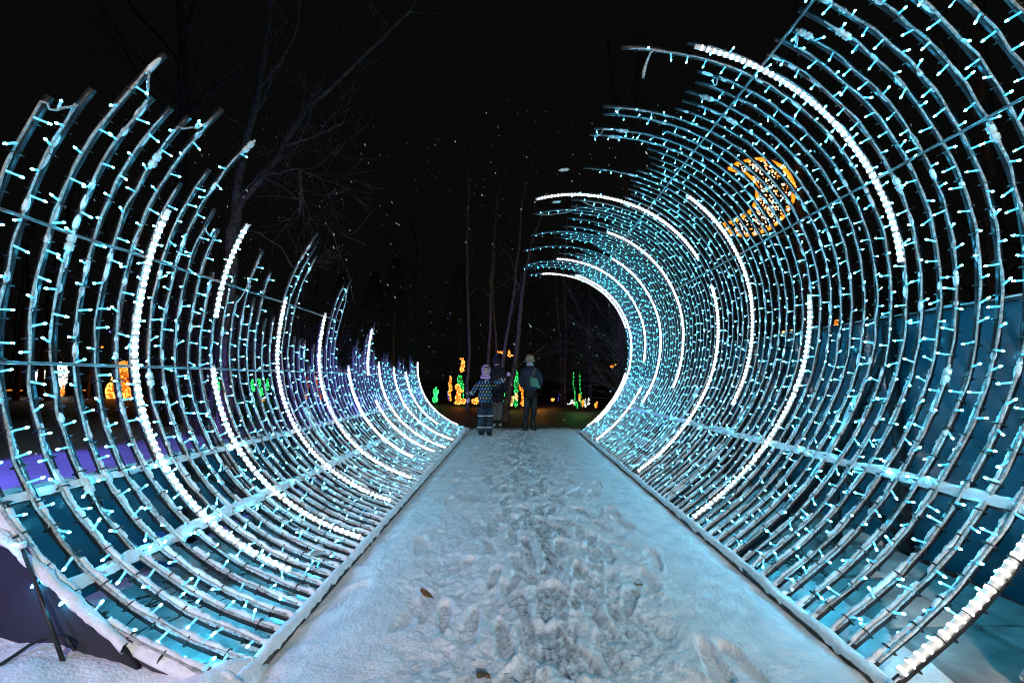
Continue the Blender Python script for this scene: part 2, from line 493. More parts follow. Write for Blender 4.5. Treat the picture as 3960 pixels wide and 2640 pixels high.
def sweep(b, pr, ts, Z, on, oz, rn, rz, ns=6, mi=0, square=False, tw=0., jit=0.):
    """tube along the wall's curve at depth Z; on / oz: offset inward / along the tunnel; rn, rz: half sizes (arrays or numbers), in H"""
    ts = np.asarray(ts, float); n = len(ts)
    on, oz, rn, rz = [np.broadcast_to(np.asarray(a, float), (n,)) for a in (on, oz, rn, rz)]
    x, y = pr.pos(ts); nx, ny = pr.nrm(ts)
    ang = np.arange(ns) * 2 * math.pi / ns + (math.pi / 4 if square else 0) + tw
    ca, sa = np.cos(ang), np.sin(ang)
    k = 2 ** .5 if square else 1.
    N_ = on[:, None] + k * rn[:, None] * ca[None, :]
    Z_ = oz[:, None] + k * rz[:, None] * sa[None, :]
    if jit:
        N_ = N_ + jit * nrg.randn(*N_.shape); Z_ = Z_ + jit * nrg.randn(*Z_.shape)
    V = np.stack([(x[:, None] + nx[:, None] * N_) * H, (Z + Z_) * H, (y[:, None] + ny[:, None] * N_ + 1) * H], -1).reshape(-1, 3)
    i = np.arange(n - 1)[:, None] * ns; kk = np.arange(ns)[None, :]; k2 = (kk + 1) % ns
    Q = np.stack([i + kk, i + k2, i + ns + k2, i + ns + kk], -1).reshape(-1, 4).tolist()
    Q.append(list(range(ns))[::-1]); Q.append([(n - 1) * ns + q for q in range(ns)])
    b.add(V, Q, mi)

# --- one fairy-light bulb, its cap along +Z
def led_template(seg):
    b = MB()
    r = .0052 * H; L = .048 * H
    prof = [(0, .55, 0), (.1, .95, 0), (.3, 1.0, 0), (.34, .8, 0), (.74, .85, 0), (.78, .85, 1), (.92, .8, 1), (1.0, .4, 1)] if seg > 4 else [(0, .7, 0), (.74, .9, 0), (.76, .9, 1), (1.0, .6, 1)]
    n = len(prof)
    V = [(r * q * math.cos(2 * math.pi * k / seg), r * q * math.sin(2 * math.pi * k / seg), z * L) for (z, q, _) in prof for k in range(seg)]
    b.v.append(np.array(V)); b.n = len(V)
    for i in range(n - 1):
        for k in range(seg):
            k2 = (k + 1) % seg
            b.f.append((i * seg + k, i * seg + k2, (i + 1) * seg + k2, (i + 1) * seg + k)); b.m.append(1 if prof[i + 1][2] and prof[i][2] else 0)
    b.f.append(tuple((n - 1) * seg + k for k in range(seg))); b.m.append(1)
    b.f.append(tuple(range(seg))[::-1]); b.m.append(0)
    return b
LT_FINE, LT_FAR = led_template(8), led_template(4)
LED_MESH = LT_FINE.mesh('led', [M['led'], M['tip']])
FARV, FARF, FARM = LT_FAR.v[0], LT_FAR.f, LT_FAR.m

def frame_from(d):
    d = d.normalized()
    return d.to_track_quat('Z', 'Y').to_matrix()

def bump1d(n, step, g):
    """smooth random lumps along a line"""
    m = max(4, int(n / step) + 3)
    a = np.array([g.random() for _ in range(m)])
    return np.interp(np.linspace(0, m - 1, n), np.arange(m), a)

def base_beam(root, pr, z0, z1, side):
    x, y = pr.pos(0.)
    xb = (x - side * .012) * H
    b = MB()
    n = 60
    for k in range(7):
        a, c = z0 + (z1 - z0) * k / 7, z0 + (z1 - z0) * (k + 1) / 7 - .004
        b.box((xb, (a + c) / 2 * H, .026), (.042, (c - a) * H, .046))
    o = b.build('base_beam', M['beam'], root)
    # the snow lying on it
    g = random.Random(3 + side)
    m = 420; ns = 9
    V = []
    hh = bump1d(m, 3, g) * .5 + bump1d(m, 12, g) * .5; ww = bump1d(m, 4, g); lip = bump1d(m, 2.2, g)
    for i in range(m):
        yy = (z0 + (z1 - z0) * i / (m - 1)) * H
        hgt = .014 + .024 * hh[i]; wid = .021 + .011 * ww[i]
        for k in range(ns):
            a = math.pi * k / (ns - 1)
            jx = g.uniform(-.0025, .0025); jz = g.uniform(-.0025, .0025)
            px = math.cos(a) * wid
            pz = .047 + math.sin(a) ** .7 * hgt if 0 < k < ns - 1 else .047 - .010 * lip[i] - (.012 if lip[i] > .8 else 0)
            V.append((xb + px + jx, yy, pz + jz))
    Fc = [(i * ns + k, i * ns + k + 1, (i + 1) * ns + k + 1, (i + 1) * ns + k) for i in range(m - 1) for k in range(ns - 1)]
    Fc += [tuple(range(ns)), tuple((m - 1) * ns + k for k in range(ns))[::-1]]
    s = MB(); s.add(V, Fc); s.build('snow_cap', M['crust'], o, smooth=True)
    return o

def rail(root, pr, t, z0, z1, r, snow, on=-.012, seed=1):
    x, y = pr.pos(t); nx, ny = pr.nrm(t)
    px, pz = (x + nx * on) * H, (y + ny * on + 1) * H
    b = MB()
    g = random.Random(seed)
    n = 24
    sag = [g.uniform(-.004, .004) for _ in range(n)]
    b.tube([(px, (z0 + (z1 - z0) * i / (n - 1)) * H, pz + sag[i]) for i in range(n)], r * H, 8)
    o = b.build('rail', M['rail'] if not snow else M['beam'], root, smooth=True)
    if snow:
        m = 300; ns = 8; V = []
        hh = bump1d(m, 4, g) * .6 + bump1d(m, 14, g) * .4; ww = bump1d(m, 5, g)
        for i in range(m):
            yy = (z0 + (z1 - z0) * i / (m - 1)) * H
            for k in range(ns):
                a = math.pi * k / (ns - 1)
                V.append((px + math.cos(a) * (r * H * 1.0 + .008 + .012 * ww[i]) + g.uniform(-.002, .002), yy,
                          pz + r * H * .2 + (math.sin(a) * (.02 + .035 * hh[i] * snow) if 0 < k < ns - 1 else -.006) + g.uniform(-.0025, .0025)))
        Fc = [(i * ns + k, i * ns + k + 1, (i + 1) * ns + k + 1, (i + 1) * ns + k) for i in range(m - 1) for k in range(ns - 1)]
        Fc += [tuple(range(ns)), tuple((m - 1) * ns + k for k in range(ns))[::-1]]
        s = MB(); s.add(V, Fc); s.build('snow_cap', M['crust'], o, smooth=True)
    return o

def build_wall(name, label, pr, rings, side, rope_spec, seed):
    """rings: {index: t of the hoop's upper end}; rope_spec: [(index, t0, t1)]"""
    g = random.Random(seed)
    root = empty(name, (pr.pos(0.)[0] * H, ZI(-1) * H, 0))
    tag(root, label, 'light tunnel')
    leds = []
    ties = MB()
    cable_tops = {}
    side_z = -1                                   # cables run on the near side of each hoop
    roped = {}
    for (i, a, c) in rope_spec: roped.setdefault(i, []).append((a, c))
    for i, top in sorted(rings.items()):
        Z = ZI(i) + g.uniform(-.006, .006)
        near = Z < 4.0
        n = int(top / (.045 if near else .075)) + 4
        ts = np.linspace(-.0, top, n)
        b = MB()
        sweep(b, pr, ts, Z, -.004, 0, .0095, .0085, 4, square=True)
        hoop = b.build('hoop', M['hoop'], root)
        # --- cable: wanders off the hoop between the ties
        rope_only = False
        if top > .5:
            tc0 = .03; tc1 = top - (g.uniform(.02, .13) if top < pr.L * .96 else .03)
            m = int((tc1 - tc0) / (.018 if near else .034)) + 4
            tt = np.linspace(tc0, tc1, m)
            wob = bump1d(m, .1 / (.018 if near else .034), g)
            fat = bump1d(m, 3 if near else 2, g)
            ozc = side_z * (.0135 + .011 * wob); onc = .011 + .008 * bump1d(m, 5, g)
            cb = MB()
            rad = .0038 + .0024 * fat * (bump1d(m, 9, g) > .3)
            rad = rad * (1 if Z < 3.2 else .82 if Z < 4.5 else .66)
            sweep(cb, pr, tt, Z, onc, ozc, rad, rad * .95, 6 if near else 4)
            cb.build('light_cable', M['cable'], hoop, smooth=near)
            cable_tops[i] = (tc1, float(onc[-1]), float(ozc[-1]), Z)
            # --- bulbs
            t = tc0 + g.uniform(.02, .09); k = g.randint(0, 1)
            while t < tc1:
                k += 1
                o1 = float(np.interp(t, tt, onc)); o2 = float(np.interp(t, tt, ozc))
                p = pr.point(t, Z, o1, o2)
                nx, ny = pr.nrm(t); tx, ty = pr.tan(t)
                s = 1 if (k + (g.random() < .22)) % 2 else -1
                d = Vector((0, s, 0)) + Vector((nx, 0, ny)) * g.uniform(.05, .75) + Vector((tx, 0, ty)) * g.gauss(0, .28)
                if t < 1.1 and g.random() < .45: d += Vector((0, 0, -1)) * g.uniform(.5, 1.3)
                if g.random() < .08: d = Vector((nx, 0, ny)) + Vector((g.gauss(0, .3), g.gauss(0, .3), g.gauss(0, .3)))
                leds.append((Z, p, d))
                t += .105 * g.uniform(.82, 1.18)
            # --- ties
            if Z < 4.2:
                t = tc0 + .06
                while t < tc1:
                    sweep(ties, pr, [t - .0022, t + .0022], Z, .004, side_z * .006, .021, .023, 6)
                    t += .13 * g.uniform(.8, 1.2)
        # --- snow caught on the upper side; thick where the hoop lies flat
        m = int(top / (.0085 if Z < 2.8 else .016 if near else .04)) + 6
        tt = np.linspace(.0, top, m)
        nxx, nyy = pr.nrm(tt)
        up = np.clip(nyy, 0, 1) ** 1.5
        k1 = .028 / (top / m); k2 = .09 / (top / m)
        lump = bump1d(m, max(1.2, k1), g) * .5 + bump1d(m, max(2, k2), g) * .35 + .15 * nrg.rand(m)
        hgt = up * (.005 + .022 * lump)
        gone = (bump1d(m, max(2, k2 * 1.1), g) > .42 + .5 * up) & (nyy < .95)
        hgt = np.where(gone, hgt * .1, hgt)
        if side > 0 and i == -1: hgt = hgt * .15; gone = gone | True
        keep = (nyy > .34)
        if keep.any():
            e = int(np.argmin(keep)) if not keep.all() else m
            if e > 4:
                sb = MB()
                wdt = np.where(gone[:e], .003, .0075 + .0045 * up[:e] * lump[:e] + .0015 * nrg.rand(e))
                sweep(sb, pr, tt[:e], Z, .005 + hgt[:e] * .55, side_z * .004 + .005 * (bump1d(e, max(2, k2), g) - .5), .003 + hgt[:e] * .6, wdt, 8 if near else 5, jit=.0011 if near else 0)
                sb.build('snow_crust', M['crust'], hoop, smooth=True)
        # frost lumps higher up the hoop
        if near:
            fb = MB(); t = .9
            while t < top - .05:
                if g.random() < .22:
                    q = g.uniform(.03, .10); nn = 6
                    t2 = np.linspace(t, min(t + q, top - .02), nn)
                    pf = np.array([.3, .8, 1, .9, .8, .35]) * g.uniform(.7, 1.1)
                    sweep(fb, pr, t2, Z, .013, side_z * .014, .0095 * pf, .0105 * pf, 7)
                t += .09
            if fb.n: tag(fb.build('frost', M['crust'], hoop, smooth=True), kind='stuff')
    # --- where one light string carries on to the next hoop its lead hangs between the tips
    for i in ((-1, 1, 4, 9, 14, 31, 38) if side < 0 else (2, 5, 10, 15, 18, 33, 35)):
        if i in cable_tops and i + 1 in cable_tops:
            a_, c_ = cable_tops[i], cable_tops[i + 1]
            p = pr.point(a_[0], a_[3], a_[1], a_[2]); q = pr.point(c_[0], c_[3], c_[1], c_[2])
            lb = MB(); lb.tube([p.lerp(q, u) + Vector((g.uniform(-.006, .006), 0, -.035 * math.sin(u * math.pi) + g.uniform(-.008, .008))) for u in (0, .14, .28, .42, .56, .7, .85, 1)], .0042 * H, 5)
            lb.build('link_cable', M['cable'], root, smooth=True)
            m_ = p.lerp(q, .5); leds.append((a_[3], m_ + Vector((0, 0, -.03)), Vector((g.uniform(-.4, .4), .3, 1))))
    # --- rope lights
    diode_left = 290
    for (i, a, c) in rope_spec:
        Z = ZI(i)
        n = int((c - a) / .03) + 4
        b = MB(); sweep(b, pr, np.linspace(a, c, n), Z, .022, -.012, .0118, .0118, 8)
        ro = b.build('rope_light', M['ropetube'], root, smooth=True)
        k = int((c - a) / .0355)
        far = MB()
        for j in range(k):
            t = a + .012 + j * .0355
            b = MB()
            sweep(b, pr, [t - .0075, t - .004, t + .004, t + .0075], Z, .022, -.012, np.array([.0108, .0134, .0134, .0108]), np.array([.0108, .0134, .0134, .0108]), 8)
            if Z < 3.3 and diode_left > 0:
                p = in_frame(pr.point(t, Z), 0)
                if p:
                    b.build('diode', M['diode'], ro, smooth=True); diode_left -= 1
                    continue
            far.merge(np.concatenate(b.v), b.f, b.m)
        if far.n: tag(far.build('diodes', M['diode'], ro, smooth=True), kind='stuff')
        # zip ties round the rope
        t = a + .05
        while t < c and Z < 4.2:
            sweep(ties, pr, [t - .0018, t + .0018], Z, .019, -.01, .018, .0175, 8); t += .12
    if ties.n: tag(ties.build('cable_ties', M['tie'], root), kind='stuff')
    # --- bulbs: the nearest 300 in the frame one by one, the rest joined
    leds.sort(key=lambda q: q[0])
    mass = MB(); single = 0
    allv = []; allf = []; allm = []; base = 0
    for (Z, p, d) in leds:
        Rm = frame_from(d)
        if single < 300 and in_frame(p, 0):
            o = bpy.data.objects.new('led', LED_MESH)
            C.objects.link(o); o.parent = root
            mw = Rm.to_4x4(); mw.translation = p
            o.matrix_parent_inverse = Matrix.Translation(-Vector(root.location))
            o.matrix_basis = mw
            single += 1
        else:
            v = FARV @ np.array(Rm).T * (.9 if Z < 3 else .76 if Z < 4.5 else .6) + np.array(p)
            allv.append(v); allf.extend([tuple(q + base for q in a) for a in FARF]); allm.extend(FARM); base += len(v)
    mass.v = allv; mass.f = allf; mass.m = allm; mass.n = base
    tag(mass.build('led_mass', [M['led'], M['tip']], root), kind='stuff')
    return root

# --- where each hoop ends: measured tops
left_px = {-1: (158, 379), 0: (344, 351), 1: (572, 210), 2: (561, 379), 3: (624, 421), 4: (670, 456), 5: (803, 424), 6: (701, 708), 7: (789, 656), 8: (933, 558),
           9: (852, 807), 10: (870, 884), 11: (887, 1052), 12: (950, 863), 13: (890, 1052), 14: (913, 1141), 15: (1010, 966), 16: (960, 1150), 17: (1039, 1049), 18: (1030, 1230),
           19: (1034, 1225), 20: (1248, 900), 21: (1226, 950), 22: (1273, 986), 23: (1135, 1300), 24: (1185, 1310), 25: (1198, 1315), 26: (1215, 1400), 27: (1230, 1330), 28: (1256, 1236),
           29: (1265, 1340), 30: (1353, 1100), 31: (1380, 1077), 32: (1317, 1280), 33: (1332, 1380), 34: (1340, 1400), 35: (1345, 1420), 36: (1353, 1408), 38: (1362, 1338), 39: (1374, 1311),
           40: (1389, 1345), 42: (1418, 1292), 43: (1447, 1262), 44: (1472, 1244), 46: (1479, 1343), 48: (1467, 1396), 50: (1521, 1382), 53: (1548, 1361), 56: (1524, 1412), 60: (1590, 1376), 64: (1572, 1434), 74: (1621, 1394)}
g0 = random.Random(21)
Lrings = {}
for i in range(-1, 75):
    if i in left_px:
        y = at(*left_px[i], ZI(i) * H).z / H - 1
    else: y = g0.uniform(.12, .42)
    Lrings[i] = LEFT.at_y(max(.02, min(1.45, y)))
def lp(i, x, y): return LEFT.near_px(x, y, ZI(i))
Lropes = [(6, lp(6, 1125, 2216), lp(6, 652, 810)), (12, lp(12, 823, 1230), lp(12, 950, 863)), (12, .03, lp(12, 819, 1414)), (20, .06, lp(20, 1111, 1152)), (28, .08, LEFT.at_y(.63)),
          (36, .25, LEFT.at_y(.14)), (43, LEFT.at_y(.03), LEFT.at_y(.64)), (43, .12, LEFT.at_y(-.28)), (48, .05, LEFT.at_y(.23)), (56, .05, LEFT.at_y(.18)), (64, .45, LEFT.at_y(.11)), (74, .2, LEFT.at_y(.32))]

right_px = {9: (2400, 209), 10: (2700, 300), 11: (2690, 330), 12: (2650, 350), 13: (2640, 380), 14: (2610, 395), 15: (2332, 396), 16: (2332, 441), 17: (2560, 470), 18: (2298, 513), 19: (2281, 539),
            20: (2505, 617), 21: (2510, 640), 22: (2520, 660), 23: (2500, 680), 24: (2461, 685), 25: (2256, 673), 26: (2440, 720), 27: (2450, 740), 28: (2430, 750), 29: (2440, 770), 30: (2420, 790),
            31: (2067, 771), 32: (2400, 800), 33: (2211, 783), 34: (2330, 820), 35: (2209, 828), 36: (2062, 837), 37: (2211, 841), 39: (2191, 880), 41: (2347, 888), 44: (2051, 943), 46: (2180, 923), 48: (2297, 986),
            50: (2363, 998), 53: (2293, 1009), 58: (2152, 1009), 60: (2033, 1058), 67: (2234, 1076), 69: (2039, 1090)}
t_rail_top = RIGHT.near(1.40, 1.765)
t_rail_mid = RIGHT.near(2.0, 1.09)
def rx(i, X):                                     # right wall: t at a given X past the widest point
    k = int(np.argmax(RIGHT.x)); return float(np.interp(-X, -RIGHT.x[k:], RIGHT.t[k:]))
Rrings = {}
for i in range(-1, 70):
    if i in right_px: t = rx(i, at(*right_px[i], ZI(i) * H).x / H)
    elif i == 8: t = rx(8, .99)
    elif i < 4: t = rx(i, g0.uniform(.8, 1.2))
    elif i < 8: t = t_rail_top + g0.uniform(.0, .03)
    else: t = rx(i, g0.choice((.2, .6, .8, 1.0, 1.1)) + g0.uniform(-.1, .1))
    Rrings[i] = min(t, RIGHT.L - .01)
def rp(i, x, y): return RIGHT.near_px(x, y, ZI(i))
Rropes = [(-1, .04, RIGHT.near(2.1, .4)), (8, rp(8, 3503, 1015), rx(8, 1.03)), (16, .03, rp(16, 3143, 1140)), (24, rp(24, 2838, 1569), rp(24, 2654, 754)), (31, rp(31, 2694, 1006), rx(31, .22)), (31, .05, rp(31, 2743, 1101)),
          (41, rp(41, 2615, 1508), rp(41, 2348, 888)), (50, rp(50, 2495, 1565), rp(50, 2363, 998)), (58, rp(58, 2497, 1404), rx(58, .68)), (55, .05, RIGHT.near(1.864, -.085)), (67, .3, rx(67, 1.1)), (69, .15, RIGHT.near(2.0, .1)), (69, RIGHT.near(2.0, .9), rx(69, .48))]
LW = build_wall('light_tunnel', 'left curved wall of short dark hoops strung with cyan fairy lights along the snowy path', LEFT, Lrings, -1, Lropes, 31)
RW = build_wall('light_tunnel', 'right curved wall of tall hoops arching over the snowy path, strung with cyan fairy lights', RIGHT, Rrings, 1, Rropes, 47)
zl0, zl1, zr0, zr1 = ZI(-1) - .02, ZI(74) + .03, ZI(-1) - .02, ZI(69) + .03
base_beam(LW, LEFT, zl0, zl1, -1)
base_beam(RW, RIGHT, zr0, zr1, 1)
rail(LW, LEFT, LEFT.at_y(.60), zl0, ZI(32), .0072, 0, .016, 2)
rail(LW, LEFT, LEFT.at_y(.055), zl0, zl1, .0072, 0, .016, 3)
rail(LW, LEFT, LEFT.near(-1.70, -.41), zl0, zl1, .013, .45, -.02, 4)
rail(LW, LEFT, LEFT.near(-1.468, -.686), zl0, zl1, .024, 1.0, -.018, 5)
rail(RW, RIGHT, t_rail_top, zr0, ZI(66), .0072, 0, .016, 6)
rail(RW, RIGHT, t_rail_mid, zr0, zr1, .0072, 0, .016, 7)
rail(RW, RIGHT, RIGHT.near(1.745, -.445), zr0, zr1, .024, 1.0, -.018, 8)

def back_frame(root, pr, side, xp, ytop, z0, z1, seed):
    """sheet panels, posts, ribs and braces behind the hoops"""
    g = random.Random(seed)
    n = 6
    step = (z1 - z0) / n
    X = side * xp * H
    for k in range(n):
        a, c = (z0 + step * k) * H, (z0 + step * (k + 1)) * H - .006
        zt = (1 + ytop) * H
        b = MB()
        m = 14; V = []; Fc = []
        for j in range(m):
            for q in range(8):
                u, v = j / (m - 1), q / 7
                bul = .012 * math.sin(u * math.pi) * math.sin(v * math.pi) * g.uniform(.8, 1.2) + .004 * ground_noise(u * 3 + k, v * 3, 1.3)
                V.append((X + side * bul, a + (c - a) * u, .012 + (zt - .012) * v))
        Fc = [(j * 8 + q, j * 8 + q + 1, (j + 1) * 8 + q + 1, (j + 1) * 8 + q) for j in range(m - 1) for q in range(7)]
        b.add(V, Fc)
        p = b.build('back_panel', M['panel'], root, smooth=True)
        e = MB(); e.box((X - side * .004, (a + c) / 2, zt + .010), (.03, c - a, .02))
        e.build('edge_strip', M['hoop'], p)
        s = MB(); mm = 40; ns = 6; V = []
        hh = bump1d(mm, 3, g)
        for j in range(mm):
            for q in range(ns):
                an = math.pi * q / (ns - 1)
                V.append((X - side * .004 + math.cos(an) * .02, a + (c - a) * j / (mm - 1), zt + .018 + math.sin(an) * (.004 + .02 * hh[j])))
        s.add(V, [(j * ns + q, j * ns + q + 1, (j + 1) * ns + q + 1, (j + 1) * ns + q) for j in range(mm - 1) for q in range(ns - 1)])
        s.build('snow_cap', M['crust'], p, smooth=True)
    for k in range(n + 1):
        y = (z0 + step * k) * H + (.02 if k == 0 else -.02 if k == n else 0)
        b = MB(); b.box((X - side * .035, y, (1 + ytop) * H * .5), (.05, .05, (1 + ytop) * H - .01)); b.build('post', M['hoop'], root)
        # curved rib under the hoops, and the strut that props it
        Z = y / H - .04
        t1 = pr.near(side * 1.95 if side > 0 else -1.80, -.1 if side > 0 else -.25)
        ts = np.linspace(.02, t1, 40)
        if k == 0 and side > 0: ts = ts[20:]
        rb = MB(); sweep(rb, pr, ts, Z, -.05, 0, .028, .012, 4, square=True)
        ro = rb.build('rib', M['hoop'], root)
        nxx, nyy = pr.nrm(ts); up = np.clip(nyy, 0, 1)
        lump = bump1d(len(ts), 4, g)
        e = int((up > .25).sum())
        if e > 5:
            sb = MB(); sweep(sb, pr, ts[:e], Z, -.02 + .012 * lump[:e], 0, .006 + up[:e] * (.006 + .014 * lump[:e]), .017 + .006 * lump[:e], 7)
            sb.build('snow_crust', M['crust'], ro, smooth=True)
        b = MB()
        p = pr.point(pr.near(side * 1.75 if side > 0 else -1.47, -.44 if side > 0 else -.686), Z, -.06)
        b.bar(p, (X - side * .06, y - .05, .06), .04, .03); b.bar(p, (X - side * .05, y - .05, (1 + ytop) * H * .93), .04, .03)
        b.bar((p.x, y - .05, p.z), (p.x, y - .05, .02), .05, .03)
        b.build('brace', M['hoop'], root)
back_frame(LW, LEFT, -1, 1.95, -.455, zl0 + .03, zl1, 5)
back_frame(RW, RIGHT, 1, 2.24, .345, zr0 + .03, zr1, 6)

def end_plate(root, pts, y, label_snow, t=.018):
    """sheet closing the end of a wall below its sloping edge; snow along that edge"""
    b = MB(); n = len(pts)
    V = [(x, y, z) for (x, z) in pts] + [(x, y + t, z) for (x, z) in pts]
    b.add(V, [tuple(range(n))[::-1], tuple(range(n, 2 * n))] + [(i, (i + 1) % n, n + (i + 1) % n, n + i) for i in range(n)])
    o = b.build('end_plate', M['plate'], root)
    (x0, z0), (x1, z1) = pts[0], pts[1]
    g = random.Random(8); m = 70; hh = bump1d(m, 2.5, g); ww = bump1d(m, 3, g)
    s = MB(); ns = 8; V = []
    for j in range(m):
        u = j / (m - 1)
        for q in range(ns):
            a = math.pi * 2 * q / ns
            V.append((x0 + (x1 - x0) * u, y + t / 2 + math.cos(a) * (.016 + .010 * ww[j]) + g.uniform(-.002, .002), z0 + (z1 - z0) * u + .008 + math.sin(a) * (.010 + .016 * hh[j]) + g.uniform(-.003, .003)))
    s.add(V, [(j * ns + q, j * ns + (q + 1) % ns, (j + 1) * ns + (q + 1) % ns, (j + 1) * ns + q) for j in range(m - 1) for q in range(ns)])
    s.build('snow_cap', M['crust'], o, smooth=True)
yE = zl0 * H - .03
end_plate(LW, [(-2.36, .885), (-1.46, .185), (-1.3, .0), (-2.36, .0)], yE, '')
end_plate(RW, [(1.86, .10), (2.72, 1.0), (2.72, .0), (1.86, .0)], yE - .02, '')

# plugs joining the light strings
def plug(root, pr, t, i, s=1.):
    p0 = pr.point(t, ZI(i), .02, -.022); p1 = pr.point(t + .10 * s, ZI(i), .02, -.022)
    b = MB()
    L = [0, .12, .14, .4, .42, .5, .52, .8, .82, 1.0]; Rr = [.007, .009, .019, .021, .014, .014, .02, .019, .01, .007]
    b.tube([p0.lerp(p1, q) for q in L], [r * H * .72 for r in Rr], 10)
    b.build('plug', M['plug'], root, smooth=True)
for (i, x, y) in ((2, 230, 975), (2, 240, 2010), (4, 510, 620), (8, 905, 560), (7, 590, 1500), (13, 880, 1830)):
    plug(LW, LEFT, lp(i, x, y), i)
for (i, X, Y) in ((3, 1.45, 1.72), (5, 1.5, 1.70), (7, 1.98, .95), (2, 1.99, .97), (4, 1.62, 1.63), (1, 1.93, -.05), (5, 1.95, -.02), (12, 1.3, 1.8), (13, 1.5, 1.7), (19, .85, 1.95), (18, .9, 1.95), (25, .5, 1.96), (33, .5, 1.95)):
    plug(RW, RIGHT, RIGHT.near(X, Y), i)

# loose tail of cable at the tip of one hoop
b = MB(); p = RIGHT.point(rx(9, at(2530, 225, ZI(9) * H).x / H), ZI(9), .01, -.01)
b.tube([p, p + Vector((-.03, -.01, -.02)), p + Vector((-.06, -.01, -.09)), p + Vector((-.085, -.01, -.17)), p + Vector((-.09, -.01, -.21))], [.005, .006, .009, .013, .008], 7)
b.build('cable_tail', M['cable'], RW, smooth=True)

# ------------------------------------------------------------------ things lying inside and beside the walls
def plank(loc, size, rz, label, m='board', tilt=0., cat='plank', name='plank', group=None):
    b = MB(); b.box((0, 0, 0), size)
    s = MB()
    o = b.build(name, M[m])
    o.location = loc; o.rotation_euler = (tilt, tilt * .5, rz)
    bev = o.modifiers.new('bevel', 'BEVEL'); bev.width = .004; bev.segments = 1
    tag(o, label, cat, group)
    return o
gp = random.Random(14)
for k, (px, py, ln, wd, rz) in enumerate([(1000, 2250, .8, .16, 1.15), (900, 2120, .9, .13, .35), (860, 2200, .7, .18, .9), (1180, 2130, .75, .14, .6), (1040, 2040, .7, .15, .2), (700, 2230, .6, .2, 1.3)]):
    p = ground_at(px, py)
    plank((p.x, p.y, .05 + .018 * k), (wd, ln, .022), rz, ['short grey board lying under the left hoops nearest the path', 'long grey board lying slantwise under the left hoops by the snowy beam', 'wide grey board crossing others under the left hoops', 'grey board under the left hoops behind the first white rope light',
          'farthest grey board under the left hoops, beside the dark back panel', 'leftmost grey board under the left hoops, in front of the dark panel'][k], group='boards under the left wall')
p = ground_at(560, 2215)
plank((p.x, p.y + .05, .12), (.34, .02, .22), .15, 'small blue sheet standing under the left hoops', 'bluecloth', .1, 'tarpaulin', 'tarpaulin')
slab_labels = ['grey slab under the right hoops nearest the lit white rope', 'grey slab under the right hoops, second from the front', 'grey slab under the right hoops, third from the front', 'grey slab under the right hoops, fourth from the front', 'grey slab against the right panel near the front', 'grey slab against the right panel, second from the front', 'grey slab against the right panel, third from the front', 'grey slab against the right panel, fourth from the front']
for k in range(8):
    r_, c_ = divmod(k, 4)
    o = plank((1.93 + .42 * r_ + gp.uniform(-.02, .02), 1.72 + .47 * c_ + gp.uniform(-.02, .02), .035 + .012 * gp.random()), (.4, .44, .05), gp.uniform(-.06, .06), slab_labels[k], cat='slab', name='ballast_slab', group='ballast slabs under the right wall')
def drift_inside(x0, x1, y0, y1, seed):
    o = snow_bank('snow_drift', x0, x1, y0, y1, .045, '', seed)
drift_inside(-1.75, -1.06, 1.6, 9.2, 9.)
drift_inside(1.47, 1.9, 1.6, 8.6, 11.)
drift_inside(1.7, 2.66, 3.5, 8.6, 15.)
drift_inside(-2.3, -1.6, 3.2, 9.0, 13.)

def debris(cx, cy, r, label, seed):
    g = random.Random(seed); b = MB()
    for _ in range(20):
        a = g.uniform(0, 6.3); d = g.random() * r; l = g.uniform(.08, .3); t = g.uniform(0, 3.14)
        p = Vector((cx + math.cos(a) * d, cy + math.sin(a) * d, g.uniform(.04, .12)))
        q = Vector((math.cos(t), math.sin(t), g.uniform(-.3, .4))) * l
        b.tube([p - q / 2, p + Vector((g.uniform(-.02, .02),) * 3), p + q / 2], [.003, .004, .0015], 5)
    return tag(b.build('brushwood', M['debris']), label, 'brushwood')
p = ground_at(1000, 2190); debris(p.x, p.y, .25, 'heap of dark twigs poking from snow under the left hoops', 3)
p = ground_at(640, 2380); debris(p.x, p.y, .3, 'dark twigs and dry grass behind the front left hoop', 4)
p = ground_at(3080, 2230); debris(p.x, p.y, .16, 'dark twigs lying in snow under the right hoops', 6)

# steel peg propping the first hoop, and the black lead in the snow
b = MB(); p0 = LEFT.point(LEFT.near_px(84, 2114, ZI(-1)), ZI(-1) - .05, .02); p1 = ground_at(252, 2580, .17)
p0 = at(84, 2114, 1.57)
b.tube([p0, p0.lerp(p1, .5) + Vector((.004, 0, -.004)), p1], [.006, .0065, .0065], 8)
st = b.build('guy_rod', M['wire'], smooth=True); tag(st, 'thin black rod slanting from the first left hoop into the violet snow', 'rod')
q = MB(); q.ball(p0 + Vector((0, 0, .004)), .013, 0, 8, 6); q.build('snow_knob', M['crust'], st, smooth=True)
b = MB()
px = [(-80, 2610), (0, 2569), (60, 2530), (110, 2495), (160, 2468), (200, 2457), (240, 2455), (258, 2470), (275, 2490), (290, 2510)]
b.tube([ground_at(x, y, .23 + (.015 if 2 < k < 8 else -.04 if k > 8 else 0)) for k, (x, y) in enumerate(px)], .0062, 7)
tag(b.build('power_lead', M['wire'], smooth=True), 'black power lead curling out of the violet snow at the lower left', 'cable')

